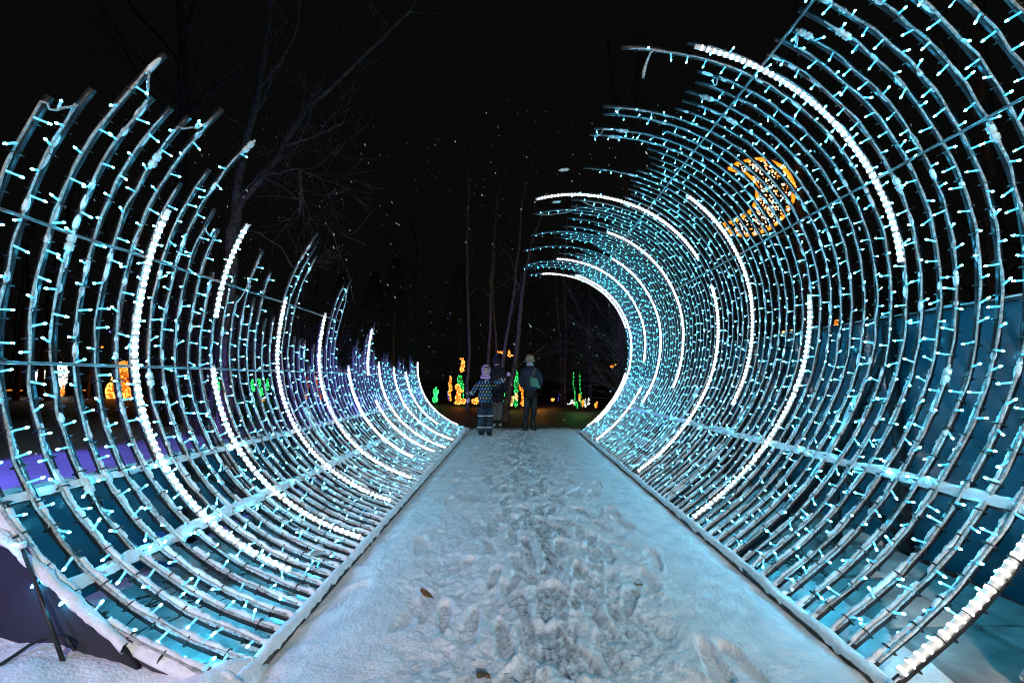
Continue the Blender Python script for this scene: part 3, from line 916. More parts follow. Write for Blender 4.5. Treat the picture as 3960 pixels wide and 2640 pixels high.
# dead leaves and grass blades on the walk
for k, (x, y, lab) in enumerate([(795, 2622, 'curled brown leaf at the very bottom, beside the left beam'), (1650, 2300, 'small dark leaf pressed into the snow left of the middle of the path'), (2470, 2262, 'dark leaf scrap in the snow on the right half of the path'), (1870, 2615, 'withered brown leaf at the bottom middle of the path')]):
    p = ground_at(x, y, .05)
    b = MB(); V = []
    for j in range(6):
        u = j / 5; wd = .022 * math.sin(math.pi * (u * .9 + .06)); V += [(-wd, u * .09 - .045, .018 * abs(u - .5)), (0, u * .09 - .045, .004), (wd, u * .09 - .045, .02 * u)]
    b.add(V, [(3 * j + q, 3 * j + q + 1, 3 * j + q + 4, 3 * j + q + 3) for j in range(5) for q in range(2)])
    o = b.build('dead_leaf', M['leaf'], smooth=True); o.location = p; o.rotation_euler = (.3, .2, k * 1.3)
    so = o.modifiers.new('thick', 'SOLIDIFY'); so.thickness = .0015
    tag(o, lab, 'leaf', 'dead leaves on the path')
b = MB(); g = random.Random(77)
for _ in range(260):
    x, y = g.gauss(.15, .45), 1.0 + 8.5 * g.random() ** 1.2
    a = g.uniform(0, 6.3); l = g.uniform(.02, .06)
    p = Vector((x, y, .012)); d = Vector((math.cos(a) * l, math.sin(a) * l, g.uniform(0, .5) * l))
    b.tube([p, p + d * .5 + Vector((0, 0, .004)), p + d], [.0016, .0016, .0006], 3)
tag(b.build('grass_blades', M['debris']), 'dry grass blades sticking out of the trodden snow', 'grass', kind='stuff')

# ------------------------------------------------------------------ trees
def limb(b, p0, d, L, r, depth, g, spread=.5, up=.12, seg=6, minr=.003):
    pts = [Vector(p0)]; rad = [r]; d = d.normalized()
    for i in range(seg):
        d = (d + Vector((g.gauss(0, .10), g.gauss(0, .10), g.gauss(0, .08) + up * .12))).normalized()
        pts.append(pts[-1] + d * L / seg); rad.append(max(minr, r * (1 - .6 * (i + 1) / seg)))
    b.tube(pts, rad, 7 if r > .05 else 5 if r > .015 else 3, cap=False)
    if depth <= 0: return
    n = g.randint(2, 4)
    for k in range(n):
        i = g.randint(max(1, seg // 3), seg)
        e = (d + Vector((g.gauss(0, spread), g.gauss(0, spread), g.gauss(0, spread * .7) + up))).normalized()
        limb(b, pts[i], e, L * g.uniform(.5, .8), rad[i] * g.uniform(.45, .7), depth - 1, g, spread, up, max(3, seg - 1), minr)

def bare_tree(label, base, height, r, g, lines=(), mt='bark', depth=4, lean=(0, 0), first=.35, twigs=9, name='bare_tree', group=None, minr=.004):
    root = empty(name, base)
    tag(root, label, 'tree', group)
    base = Vector(base)
    b = MB(); n = 12
    pts = [base + Vector((lean[0] * (i / n) * height + .02 * height * math.sin(i * 1.1 + r * 50) * (i / n), lean[1] * (i / n) * height, height * i / n - .1)) for i in range(n + 1)]
    rad = [max(r * (1.25 - .25 * min(1, i / 1.5)) * (1 - .72 * i / n), minr) for i in range(n + 1)]
    b.tube(pts, rad, 9)
    b.build('trunk', M[mt], root, smooth=True)
    c = MB()
    for k in range(twigs):
        u = first + (1 - first) * (k + g.random()) / twigs
        i = min(n, int(u * n)); a = g.uniform(0, 6.3)
        d = Vector((math.cos(a), math.sin(a), g.uniform(.35, 1.0)))
        limb(c, pts[i], d, height * g.uniform(.16, .34) * (1.2 - u * .5), rad[i] * g.uniform(.4, .62), depth - 1, g, minr=minr)
    c.build('crown', M[mt], root)
    return root

def px_tree(label, Z, paths, g, mt='bark', twig=6, depth=3, group=None):
    """a tree whose main stems were traced: each path is [(x, y, radius_px)] at depth Z"""
    k = Z / F * 1.0
    x, y, r = paths[0][0]
    pb = at(x, y, Z); base = Vector((pb.x, Z, 0))
    root = empty('bare_tree', base)
    tag(root, label, 'tree', group)
    t = MB(); c = MB()
    for j, path in enumerate(paths):
        dz = 0 if j == 0 else g.uniform(-.05, .12) * Z * .4
        P = []; Rr = []
        for i, (x, y, r) in enumerate(path):
            u = i / max(1, len(path) - 1)
            q = at(x, y, Z + dz * u * (1 if j else 0)); P.append(q); Rr.append(r * k)
        if j == 0:
            P = [Vector((P[0].x, Z, -.1))] + P; Rr = [Rr[0] * 1.25] + Rr
        # resample with a little wander
        PP = []; RR = []
        for a in range(len(P) - 1):
            for s in range(3):
                u = s / 3; q = P[a].lerp(P[a + 1], u)
                PP.append(q + Vector((g.gauss(0, .012), g.gauss(0, .02), 0))); RR.append(Rr[a] * (1 - u) + Rr[a + 1] * u)
        PP.append(P[-1]); RR.append(Rr[-1])
        (t if j == 0 else c).tube(PP, RR, 9 if j < 2 else 7, cap=True)
        for _ in range(twig):
            i = g.randint(len(PP) // 3, len(PP) - 1)
            a = (PP[i] - PP[max(0, i - 1)]).normalized()
            d = (a + Vector((g.gauss(0, .8), g.gauss(0, .7), g.gauss(.1, .5)))).normalized()
            limb(c, PP[i], d, g.uniform(.5, 1.5), min(RR[i] * .5, .02), depth - 1, g, minr=.0035)
    t.build('trunk', M[mt], root, smooth=True)
    c.build('crown', M[mt], root)
    return root

gt = random.Random(4)
px_tree('bare tree with a tall straight trunk rising behind the left hoops', 11.0,
        [[(690, 1480, 24), (690, 1100, 22), (700, 700, 19), (712, 400, 17), (705, 150, 15), (690, -60, 13), (670, -350, 10)],
         [(735, 440, 10), (800, 360, 9), (900, 300, 8), (1000, 235, 7), (1100, 140, 5), (1180, 20, 4)], [(708, 260, 8), (640, 170, 6), (540, 70, 5), (470, -40, 4)],
         [(705, 430, 6), (600, 290, 5), (500, 180, 4), (380, 20, 3)], [(730, 380, 6), (760, 280, 5), (770, 210, 4), (820, 180, 3)], [(716, 120, 9), (745, 20, 8), (790, -100, 6)], [(690, 480, 5), (560, 330, 4), (480, 190, 3)]], gt, 'bark', 4, 3)
px_tree('bare tree forking low into two pale limbs behind the left hoops', 8.2,
        [[(880, 1500, 26), (880, 1200, 24), (895, 950, 21), (912, 806, 19), (930, 680, 15), (947, 561, 13), (996, 386, 11), (1017, 245, 9), (1040, 90, 8), (1060, -80, 7)],
         [(912, 806, 15), (960, 750, 11), (1024, 680, 10), (1101, 554, 9), (1206, 407, 8), (1320, 305, 7), (1481, 147, 6), (1580, 50, 5), (1640, -60, 4)],
         [(1080, 582, 6), (1160, 545, 5), (1276, 505, 4), (1330, 470, 3)], [(1030, 677, 5), (1100, 660, 4), (1160, 655, 3), (1240, 690, 3)], [(1024, 690, 4), (1090, 720, 3), (1180, 790, 2)],
         [(1160, 655, 7), (1165, 740, 6), (1155, 830, 5)], [(1005, 345, 6), (1080, 250, 5), (1150, 120, 4), (1170, -20, 3)], [(990, 420, 5), (950, 300, 4), (900, 200, 3)], [(1206, 407, 4), (1190, 480, 4), (1150, 560, 3)],
         [(1481, 147, 4), (1450, 60, 3), (1400, -40, 3)], [(900, 880, 6), (1000, 900, 4), (1090, 960, 3), (1130, 1030, 3), (1180, 1040, 2)]], gt, 'palebark', 4, 3)
def stem(label, Z, path, mt='palebark', extra=(), tw=2, group='thin trunks standing beyond the tunnel'):
    px_tree(label, Z, [path] + list(extra), gt, mt, tw, 3, group)
stem('slim pale trunk left of the child, first from the left beyond the tunnel', 15, [(1808, 1480, 6), (1815, 1370, 6), (1810, 1150, 5), (1806, 950, 4), (1811, 750, 4), (1812, 560, 3)])
stem('slim pale trunk rising straight behind the child', 16, [(1886, 1480, 6), (1889, 1412, 6), (1896, 1200, 6), (1903, 1050, 5), (1915, 860, 4), (1930, 690, 3)])
stem('thin bent trunk between the child and the dark clad adult', 18, [(1930, 1480, 5), (1921, 1366, 5), (1910, 1200, 4), (1906, 1080, 4), (1918, 960, 3)])
stem('leaning pale trunk just left of the child\'s raised hand', 14, [(1935, 1520, 7), (1946, 1400, 7), (1962, 1290, 6), (1978, 1200, 6), (1990, 1100, 5), (2012, 900, 5), (2023, 772, 4), (2040, 640, 3)])
stem('thick leaning trunk between the child\'s raised hand and the woman', 11.5, [(1955, 1580, 15), (1970, 1500, 12), (1993, 1404, 10), (2005, 1290, 9), (2012, 1200, 8), (2030, 1060, 6), (2060, 930, 5), (2100, 820, 4)], 'bark')
stem('slim trunk to the right of the woman', 20, [(2172, 1500, 5), (2170, 1400, 5), (2160, 1250, 4), (2150, 1100, 3), (2145, 900, 3)], 'bark')
stem('second slim trunk to the right of the woman, beside the first', 19, [(2186, 1560, 5), (2185, 1430, 5), (2190, 1280, 4), (2180, 1050, 3), (2195, 850, 3)], 'bark')
px_tree('forked brown trunk seen through the upper right hoops', 13, [[(2400, 1450, 14), (2405, 1100, 13), (2416, 745, 11), (2420, 640, 10), (2445, 520, 8), (2462, 400, 6), (2470, 200, 5)], [(2420, 640, 7), (2395, 560, 6), (2370, 400, 5), (2350, 150, 4)]], gt, 'bark', 6, 4)
px_tree('brown trunk standing behind the crescent moon light', 10.6, [[(3130, 1480, 20), (3110, 1100, 18), (3095, 800, 16), (3080, 500, 14), (3070, 200, 12), (3080, -100, 9)], [(3100, 800, 9), (3000, 640, 7), (2900, 540, 5), (2780, 480, 3)], [(3085, 560, 8), (3180, 420, 6), (3260, 250, 4)], [(3110, 950, 7), (2990, 900, 6), (2880, 880, 5), (2830, 1000, 3)]], gt, 'bark', 5, 4)
px_tree('dark trunk at the right edge behind the hoops and panel', 7.6, [[(3865, 1480, 26), (3860, 1000, 24), (3850, 700, 22), (3830, 500, 20), (3800, 200, 17), (3790, -150, 12)], [(3835, 520, 9), (3700, 300, 7), (3600, 60, 5)]], gt, 'bark', 5, 4)

gw = random.Random(90)
wood_seen = {}
def wood_place(x, y):
    a = x / y
    w_ = 'far left behind the left hoops' if a < -.75 else 'behind the left rope lights' if a < -.38 else 'left of the child' if a < -.12 else 'behind the three people' if a < .12 else 'right of the woman' if a < .38 else 'behind the moon light' if a < .75 else 'far right behind the panel'
    return w_ + (', close in' if y < 24 else ', midway in' if y < 33 else ', deep in')
for k in range(34):
    y = gw.uniform(17, 42); x = gw.uniform(-1.25, 1.25) * y * 1.15
    if abs(x) < 3 and y < 22: continue
    bare_tree('slender bare tree in the dark wood, ' + wood_place(x, y), (x, y, 0), gw.uniform(8, 16), gw.uniform(.07, .17), gw, mt='bark', depth=3, lean=(gw.uniform(-.08, .08), 0), twigs=8, name='far_tree', group='bare trees of the dark wood', minr=.008)

def conifer(base, h, r, g, label, group=None):
    root = empty('conifer', base); tag(root, label, 'tree', group)
    b = MB(); b.tube([Vector(base) + Vector((0, 0, -.1)), Vector(base) + Vector((0, 0, h * .5)), Vector(base) + Vector((0, 0, h))], [.1, .06, .015], 7); b.build('trunk', M['bark'], root)
    V = []; Fc = []
    for k in range(2600):
        u = g.random() ** .8
        z = h * (.06 + .93 * u); rr = r * (1 - u) * (.25 + .75 * g.random() ** .5) + .05
        a = g.uniform(0, 6.3)
        p = Vector((base[0] + math.cos(a) * rr, base[1] + math.sin(a) * rr, base[2] + z - rr * .25))
        d = Vector((math.cos(a + g.gauss(0, .5)), math.sin(a + g.gauss(0, .5)), g.uniform(-.5, .15))) * g.uniform(.1, .28)
        s = d.cross(Vector((g.gauss(0, 1), g.gauss(0, 1), 1))).normalized() * .03
        n = len(V); V += [p - s, p + s, p + d]; Fc.append((n, n + 1, n + 2))
    c = MB(); c.add([tuple(v) for v in V], Fc); c.build('crown', M['needle'], root)
    return root
for k, (x, y, h, r) in enumerate([(-5.2, 17, 6.5, 1.9), (-3.2, 23, 8, 2.2), (-7.5, 21, 7, 2.1), (3.6, 19, 7.5, 2.0), (6.0, 16, 6.5, 1.9), (1.4, 26, 9, 2.4), (8.6, 20, 8, 2.2), (-11, 25, 8, 2.4), (5, 27, 9, 2.5)]):
    conifer((x, y, 0), h, r, gw, 'dark bushy conifer in the wood, ' + wood_place(x, y), 'dark conifers in the wood')

def shrub(label, base, n, L, g, mt='twig', spread=.75, depth=3, r=.012, name='bare_shrub'):
    root = empty(name, base); tag(root, label, 'shrub')
    b = MB()
    for k in range(n):
        a = g.uniform(0, 6.3); s = g.uniform(.1, spread)
        limb(b, Vector(base) + Vector((g.gauss(0, .15), g.gauss(0, .15), 0)), Vector((math.cos(a) * s, math.sin(a) * s, 1)), L * g.uniform(.6, 1.1), r * g.uniform(.6, 1.2), depth, g, .42, .0, 6, .0025)
    b.build('branches', M[mt], root)
    return root
shrub('wide bare shrub on the dark snow beyond the nearest left hoops', (-6.6, 8.6, -.02), 26, 2.3, gw, r=.017)
shrub('bare shrub standing behind the first white rope light on the left', (-5.2, 9.8, -.02), 20, 1.9, gw, r=.015)
shrub('low bare shrub at the far left edge of the field', (-8.8, 10.2, -.02), 24, 2.2, gw, r=.016)
shrub('bare twiggy bush lit cyan by the far end of the right hoops', (3.1, 9.7, 0), 24, 2.1, gw, r=.011)

# ------------------------------------------------------------------ light figures in the wood
def glow(name, col, s): return mat(name, tuple(min(.9, c + .05) for c in col), .4, emit=col, estr=s)
GL = {'orange': (glow('orange_bulb', (1., .40, .07), 2.6), mat('orange_garland', (.5, .2, .04), .6, emit=(1., .21, .01), estr=.8)),
      'green': (glow('green_bulb', (.03, .9, .14), 5), mat('green_garland', (.03, .25, .06), .6, emit=(.01, .5, .06), estr=.22)),
      'white': (glow('white_bulb', (1., .93, .85), 8), mat('white_garland', (.5, .5, .5), .6, emit=(.9, .9, .9), estr=.12)),
      'violet': (glow('violet_bulb', (.2, .12, 1.), 3), mat('violet_garland', (.1, .08, .4), .6, emit=(.2, .12, 1.), estr=.1)),
      'red': (glow('red_bulb', (1., .12, .02), 3), mat('red_stump_glow', (.4, .08, .02), .6, emit=(1., .13, .005), estr=.5)),
      'yellow': (glow('yellow_bulb', (1., .62, .15), 8), mat('yellow_garland', (.4, .25, .05), .6, emit=(1., .5, .1), estr=.3))}
gf = random.Random(123)
def figure(name, label, cat, color, foot, balls, density=1., dot=.018, group=None, zbase=0.):
    """balls: (x, z, rx, rz) in pixels of the photograph relative to the foot pixel, at the foot's distance"""
    x0, y0, Z = foot
    base = at(x0, y0, Z)
    k = Z / F
    root = empty(name, base); tag(root, label, cat, group)
    f = MB(); d = MB()
    for (bx, bz, rx_, rz_) in balls:
        c = Vector((base.x + bx * k, Z, base.z + bz * k)); r = (rx_ * k, max(.04, min(rx_, rz_) * k * .8), rz_ * k)
        f.ball(c, r, 0, 9, 6)
        n = max(4, int(density * 26 * (r[0] + r[1]) * (r[2] + r[1]) / .05))
        for _ in range(min(n, 140)):
            v = Vector((gf.gauss(0, 1), gf.gauss(0, 1), gf.gauss(0, 1))).normalized()
            if v.y > .3: v.y = -v.y
            p = (c.x + v.x * r[0] * 1.04, c.y + v.y * r[1] * 1.04, c.z + v.z * r[2] * 1.04)
            d.ball(p, dot * gf.uniform(.7, 1.25), 0, 5, 3)
    if name == 'light_string':
        for (bx, bz, rx_, rz_) in balls:
            f = MB(); f.ball((base.x + bx * k, Z, base.z + bz * k), (rx_ * k, .04, rz_ * k), 0, 9, 6); f.build('lamp', GL[color][1], root, smooth=True)
    else: f.build('garland_body', GL[color][1], root, smooth=True)
    tag(d.build('bulbs', GL[color][0], root), kind='stuff')
    return root
figure('light_figure', 'big orange light figure of a sitting animal beyond the left hoops', 'light figure', 'orange', (465, 1541, 24), [(8, 60, 38, 62), (6, 118, 26, 26), (-30, 30, 22, 36), (30, 30, 20, 36)], 1.0, .034)
figure('light_figure', 'green light figure with round ears behind the second rope light on the left', 'light figure', 'green', (853, 1526, 23), [(0, 62, 16, 26), (8, 92, 13, 14), (-12, 30, 11, 26), (16, 24, 12, 20)], 1.1, .03)
figure('light_figure', 'sparse green light figure, right one of the two beyond the left hoops', 'light figure', 'green', (1000, 1530, 23), [(-24, 34, 8, 30), (14, 26, 12, 24), (34, 40, 7, 24), (0, 56, 10, 10)], .7, .026)
figure('light_figure', 'narrow white light figure at the far left edge', 'light figure', 'white', (155, 1478, 26), [(0, 28, 14, 28), (3, 44, 10, 14)], .8, .03)
figure('light_figure', 'wider white light figure next to the far left one', 'light figure', 'white', (230, 1500, 26), [(-14, 40, 12, 46), (14, 44, 12, 44), (-5, 90, 10, 9)], .8, .03)
figure('light_ornament', 'small orange lantern on the ground under the white light figure', 'lantern', 'orange', (240, 1530, 22), [(0, 14, 8, 15), (0, 34, 5, 6)], .6, .02)
for k, (x, y, s, lab) in enumerate([(746, 1262, 8, 'round orange ornament hung high between two left hoops'), (857, 1308, 7, 'orange ornament just right of the second left rope light'), (396, 1341, 4, 'tiny orange ornament above the big orange figure'), (1185, 1535, 7, 'bright orange lamp low beside the fourth rope light'),
                                    (1018, 1545, 6, 'yellowish lamp on the ground under the green figures'), (876, 1542, 4, 'small orange lamp right of the green eared figure')]):
    figure('light_ornament', lab, 'lantern', 'orange', (x, y, 20), [(0, 0, s, s * 1.05)], .8, .02)
b = None
figure('light_string', 'low row of dim orange lamps across the dark field at far left', 'light string', 'orange', (160, 1508, 30), [(-130, 0, 20, 2), (-85, -1, 14, 2), (-20, -2, 12, 2), (20, -3, 8, 2), (60, 2, 6, 2), (175, -1, 16, 2)], .5, .02)
figure('lit_column', 'dark red lit tree stump column behind the left hoops', 'light figure', 'red', (1215, 1548, 22), [(-30, 50, 8, 40), (5, 50, 9, 48), (24, 40, 6, 44)], .0, .01)  # stump's own surface glows, standing in for red light falling on it
figure('light_figure', 'green column of lights at the left of the tunnel mouth', 'light figure', 'green', (1683, 1557, 18), [(0, 14, 9, 16), (2, 40, 9, 18)], 1.2, .02)
figure('light_figure', 'twisted orange garland hanging upright left of the child', 'light figure', 'orange', (1740, 1548, 18), [(2, 8, 4, 9), (-2, 28, 6, 10), (2, 46, 6, 10), (-1, 64, 6, 10), (1, 84, 5, 9)], 1.0, .022)
figure('light_figure', 'thin violet strip light beside the twisted orange garland', 'light figure', 'violet', (1733, 1550, 18.4), [(0, 18, 2, 18)], 1.0, .012)
figure('light_figure', 'orange squirrel shaped light figure standing left of the child', 'light figure', 'orange', (1770, 1561, 17), [(2, 22, 11, 24), (-2, 62, 9, 13), (6, 46, 8, 12), (14, 50, 7, 6), (22, 10, 13, 9), (2, 4, 16, 5)], 1.1, .02)
figure('light_figure', 'orange light figure climbing the trunk above the squirrel', 'light figure', 'orange', (1788, 1434, 17), [(-2, 6, 9, 10), (2, 26, 8, 14), (-4, 46, 8, 4)], 1.1, .02)
figure('lit_column', 'slim trunk wrapped in green lights behind the orange squirrel', 'light figure', 'green', (1792, 1540, 18.5), [(0, 30, 2.5, 34), (-14, 70, 10, 22), (-6, 40, 6, 18)], .8, .014)
figure('light_figure', 'low orange light shape at the child\'s lowered mitten', 'light figure', 'orange', (1835, 1562, 17), [(2, 10, 13, 11), (10, 18, 7, 10)], 1.1, .02)
figure('light_figure', 'orange bird light hung above the dark clad adult', 'light figure', 'orange', (1938, 1364, 16), [(-8, 2, 7, 4), (6, 1, 8, 6)], 1.0, .018)
figure('light_figure', 'orange light figure perched between the leaning trunks', 'light figure', 'orange', (1970, 1378, 16), [(0, 4, 8, 5), (-1, 14, 5, 12), (9, 3, 5, 2)], 1.0, .018)
figure('lit_column', 'tree trunk wrapped in bright green lights under the raised mitten', 'light figure', 'green', (1948, 1568, 16), [(0, 10, 6, 14), (6, 44, 4, 26), (10, 76, 4, 24)], 1.4, .014)
figure('lit_shrub', 'small conifer dotted with green lights beside the woman', 'light figure', 'green', (1995, 1568, 16), [(0, 30, 9, 34), (2, 90, 9, 44)], .9, .012)
figure('lit_shrub', 'low shrub dotted with yellow lights left of the woman\'s legs', 'light figure', 'yellow', (1992, 1568, 15.4), [(-12, 20, 6, 18), (4, 34, 9, 14), (-18, 6, 6, 6)], .6, .018)
figure('lit_column', 'orange lit trunk right beside the woman\'s jacket', 'light figure', 'orange', (2018, 1568, 16.4), [(2, 40, 4, 34), (-6, 70, 4, 16), (4, 10, 10, 10)], .9, .016)
figure('pumpkin_lantern', 'round orange pumpkin lantern on the ground right of the woman', 'lantern', 'orange', (2138, 1553, 18), [(0, 8, 7, 6)], 1.0, .02)
figure('light_figure', 'thin violet light figure of a deer right of the woman', 'light figure', 'violet', (2165, 1560, 20), [(8, 18, 1.5, 20), (2, 34, 8, 2), (-6, 20, 1.5, 10), (10, 46, 1.5, 10)], .8, .010)
figure('lit_column', 'left one of two trunks washed in green light', 'light figure', 'green', (2227, 1574, 15), [(-3, 40, 3, 40), (-8, 100, 2.4, 34), (4, 10, 5, 14)], .5, .012)  # green wash on this trunk is put in as a glowing surface
figure('lit_column', 'right one of two trunks washed in green light', 'light figure', 'green', (2246, 1574, 15), [(0, 40, 2.4, 42), (-3, 100, 2.2, 36)], .5, .012)  # glowing surface here too, in place of green light on the bark
figure('light_figure', 'slanting white light arrow on the ground left of the green trunks', 'light figure', 'white', (2207, 1570, 15), [(-6, 8, 9, 3), (4, 16, 6, 8), (12, 10, 3, 9)], .7, .012)
figure('light_figure', 'cluster of white lights right of the green trunks', 'light figure', 'white', (2270, 1570, 15), [(-6, 12, 4, 14), (6, 16, 4, 14)], .9, .014)
figure('light_ornament', 'orange ornament between the green trunks and the white lights', 'lantern', 'orange', (2250, 1570, 14.6), [(-8, 34, 4, 14), (4, 12, 5, 13)], .9, .016)
figure('light_ornament', 'orange ornament low by the end of the right hoops', 'lantern', 'orange', (2305, 1578, 14), [(0, 10, 6, 9), (2, 22, 3, 5)], .9, .016)
figure('light_ornament', 'slanting orange lamp in the wood left of the far right hoops', 'lantern', 'orange', (2366, 1415, 16), [(0, 0, 8, 4), (14, 5, 3, 2)], .9, .016)
figure('light_ornament', 'orange bell shaped lamp just above the right panel', 'lantern', 'orange', (3238, 1266, 9), [(0, 8, 14, 9), (0, 20, 9, 12)], .9, .016)
figure('light_ornament', 'three small yellow lamps in a row above the right panel', 'lantern', 'yellow', (3050, 1280, 9.4), [(-22, -3, 5, 4), (-8, 0, 5, 4), (14, 4, 10, 4)], .9, .012)

# real glow of the orange figures on the ground behind the woman
d = bpy.data.lights.new('ground_lamp', 'POINT'); d.energy = 14; d.color = (1., .4, .06); d.shadow_soft_size = .2
o = bpy.data.objects.new('ground_lamp', d); o.location = at(2085, 1530, 16.5); C.objects.link(o)
d = bpy.data.lights.new('tree_lamp', 'POINT'); d.energy = 6; d.color = (.1, 1., .2); d.shadow_soft_size = .2
o = bpy.data.objects.new('tree_lamp', d); o.location = at(2236, 1520, 14.4); C.objects.link(o)

# --- crescent moon hung on the tree behind the right wall
def moon():
    Z = 9.7
    out = [(415, 395), (500, 345), (620, 312), (720, 300), (810, 312), (960, 380), (1030, 470), (1072, 560), (1080, 650), (1060, 730), (1030, 790), (960, 890), (900, 950), (830, 1000), (740, 1040), (650, 1065), (570, 1072), (500, 1065), (430, 1048), (345, 965)]
    inn = [(345, 965), (400, 950), (470, 930), (560, 885), (620, 835), (665, 775), (692, 720), (702, 650), (695, 590), (670, 535), (640, 495), (600, 460), (550, 435), (480, 418), (415, 395)]
    P = lambda q: at(2660 + q[0] * .3827, 500 + q[1] * .3827, Z)
    root = empty('moon_light', P((700, 1000)))
    tag(root, 'orange crescent moon of lights hanging behind the upper right hoops', 'moon light')
    b = MB(); b.tube([P(q) for q in out], .04, 8); b.build('outer_rope', GLM[0], root, smooth=True)
    b = MB(); b.tube([P(q) for q in inn], .04, 8); b.build('inner_rope', GLM[0], root, smooth=True)
    # bulbs filling the crescent
    poly = out + inn[1:-1]
    def inside(x, y):
        c = False; n = len(poly); j = n - 1
        for i in range(n):
            if (poly[i][1] > y) != (poly[j][1] > y) and x < (poly[j][0] - poly[i][0]) * (y - poly[i][1]) / (poly[j][1] - poly[i][1]) + poly[i][0]: c = not c
            j = i
        return c
    a = MB(); c = MB(); n = 0
    while n < 520:
        x, y = gf.uniform(340, 1090), gf.uniform(290, 1080)
        if inside(x, y):
            p = P((x, y)) + Vector((0, gf.uniform(-.08, .08), 0))
            (a if n % 3 else c).ball(p, gf.uniform(.012, .021), 0, 6, 4); n += 1
    tag(a.build('warm_bulbs', GLM[1], root), kind='stuff'); tag(c.build('amber_bulbs', GLM[2], root), kind='stuff')
    for k in range(1, len(out) - 1, 2):
        f = MB()
        q = min(inn, key=lambda s: (s[0] - out[k][0]) ** 2 + (s[1] - out[k][1]) ** 2)
        f.tube([P(out[k]), P(q)], .006, 5)
        f.build('spoke', M['wire'], root)
GLM = (glow('moon_rope', (1., .19, .005), 1.9), glow('moon_warm_bulb', (1., .62, .36), 2.6), glow('moon_amber_bulb', (1., .30, .03), 1.6))
moon()

# ------------------------------------------------------------------ people
def skin_mesh(name, chains, mt, parent=None, sub=2, keep=False):
    """chains of (x, y, z, radius); equal coordinates join"""
    me = bpy.data.meshes.new(name)
    idx = {}; V = []; Rd = []; Ed = []
    for ch in chains:
        prev = None
        for (x, y, z, r) in ch:
            k = (round(x, 4), round(y, 4), round(z, 4))
            if k not in idx: idx[k] = len(V); V.append((x, y, z)); Rd.append(r)
            if prev is not None: Ed.append((prev, idx[k]))
            prev = idx[k]
    me.from_pydata(V, Ed, [])
    o = bpy.data.objects.new(name, me); C.objects.link(o)
    sk = o.modifiers.new('skin', 'SKIN'); sk.use_smooth_shade = True
    sd = o.modifiers.new('sub', 'SUBSURF'); sd.levels = sub; sd.render_levels = sub
    for i, v in enumerate(me.skin_vertices[0].data):
        r = Rd[i]; v.radius = r if hasattr(r, '__len__') else (r, r); v.use_root = (i == 0)
    dg = bpy.context.evaluated_depsgraph_get()
    m2 = bpy.data.meshes.new_from_object(o.evaluated_get(dg))
    o.modifiers.clear(); o.data = m2; m2.name = name
    m2.materials.clear(); m2.materials.append(mt)
    m2.polygons.foreach_set('use_smooth', [True] * len(m2.polygons))
    if parent is not None: o.parent = parent
    return o
def underlayer(body, zneck, hands=()):
    body.data.materials.append(P_['black'])
    for p in body.data.polygons:
        if p.center.z < zneck: p.material_index = 1
def addon(b, name, mt, parent):
    return b.build(name, mt, None, smooth=True) if parent is None else _par(b.build(name, mt, None, smooth=True), parent)
def _par(o, p):
    o.parent = p; return o

P_ = {}
P_['skin'] = mat('skin', (.5, .32, .26), .55)
P_['pink'] = vary(mat('pink_knit', rough=.9), (.5, .3, .36), (.62, .42, .48), 60)
P_['navy'] = vary(mat('navy_padding', rough=.75), (.008, .016, .032), (.016, .03, .055), 12, bump=.5, bscale=18, bdist=.02)
P_['black'] = vary(mat('black_cloth', rough=.85), (.006, .006, .007), (.014, .013, .013), 12)
P_['leather'] = mat('black_leather', (.008, .008, .009), .28)
P_['boot'] = mat('black_boot', (.007, .007, .008), .45)
P_['tan'] = vary(mat('tan_knit', rough=.95), (.2, .14, .06), (.36, .26, .12), 70, bump=.8, bscale=90, bdist=.01)
P_['greyscarf'] = vary(mat('grey_knit', rough=.95), (.22, .23, .25), (.42, .43, .45), 60, bump=.6, bscale=90, bdist=.01)
P_['bag'] = vary(mat('green_bag_leather', rough=.5), (.01, .15, .085), (.02, .22, .13), 30)
P_['trouser'] = vary(mat('grey_trousers', rough=.9), (.10, .095, .085), (.16, .15, .14), 20)
P_['shoe'] = mat('pale_shoe', (.42, .4, .37), .6)
P_['dark'] = mat('dark_eye', (.01, .008, .008), .3)
P_['hair'] = mat('brown_hair', (.05, .03, .02), .7)
P_['reflect'] = mat('pale_tape', (.62, .66, .7), .4)
P_['lip'] = mat('lip', (.33, .12, .11), .5)

def stripe_mat():
    m = mat('striped_knit', rough=.9)
    nt, b = nodes(m); N = nt.nodes.new; L = nt.links.new
    tc = N('ShaderNodeTexCoord'); sp = N('ShaderNodeSeparateXYZ'); L(tc.outputs['Object'], sp.inputs[0])
    mu = N('ShaderNodeMath'); mu.operation = 'MULTIPLY'; mu.inputs[1].default_value = 2 * math.pi / .05; L(sp.outputs['Z'], mu.inputs[0])
    si = N('ShaderNodeMath'); si.operation = 'SINE'; L(mu.outputs[0], si.inputs[0])
    gt_ = N('ShaderNodeMath'); gt_.operation = 'GREATER_THAN'; gt_.inputs[1].default_value = 0; L(si.outputs[0], gt_.inputs[0])
    mx = N('ShaderNodeMixRGB'); L(gt_.outputs[0], mx.inputs['Fac']); mx.inputs['Color1'].default_value = (.30, .05, .18, 1); mx.inputs['Color2'].default_value = (.80, .62, .72, 1)
    L(mx.outputs[0], b.inputs['Base Color']); return m
P_['stripe'] = stripe_mat()
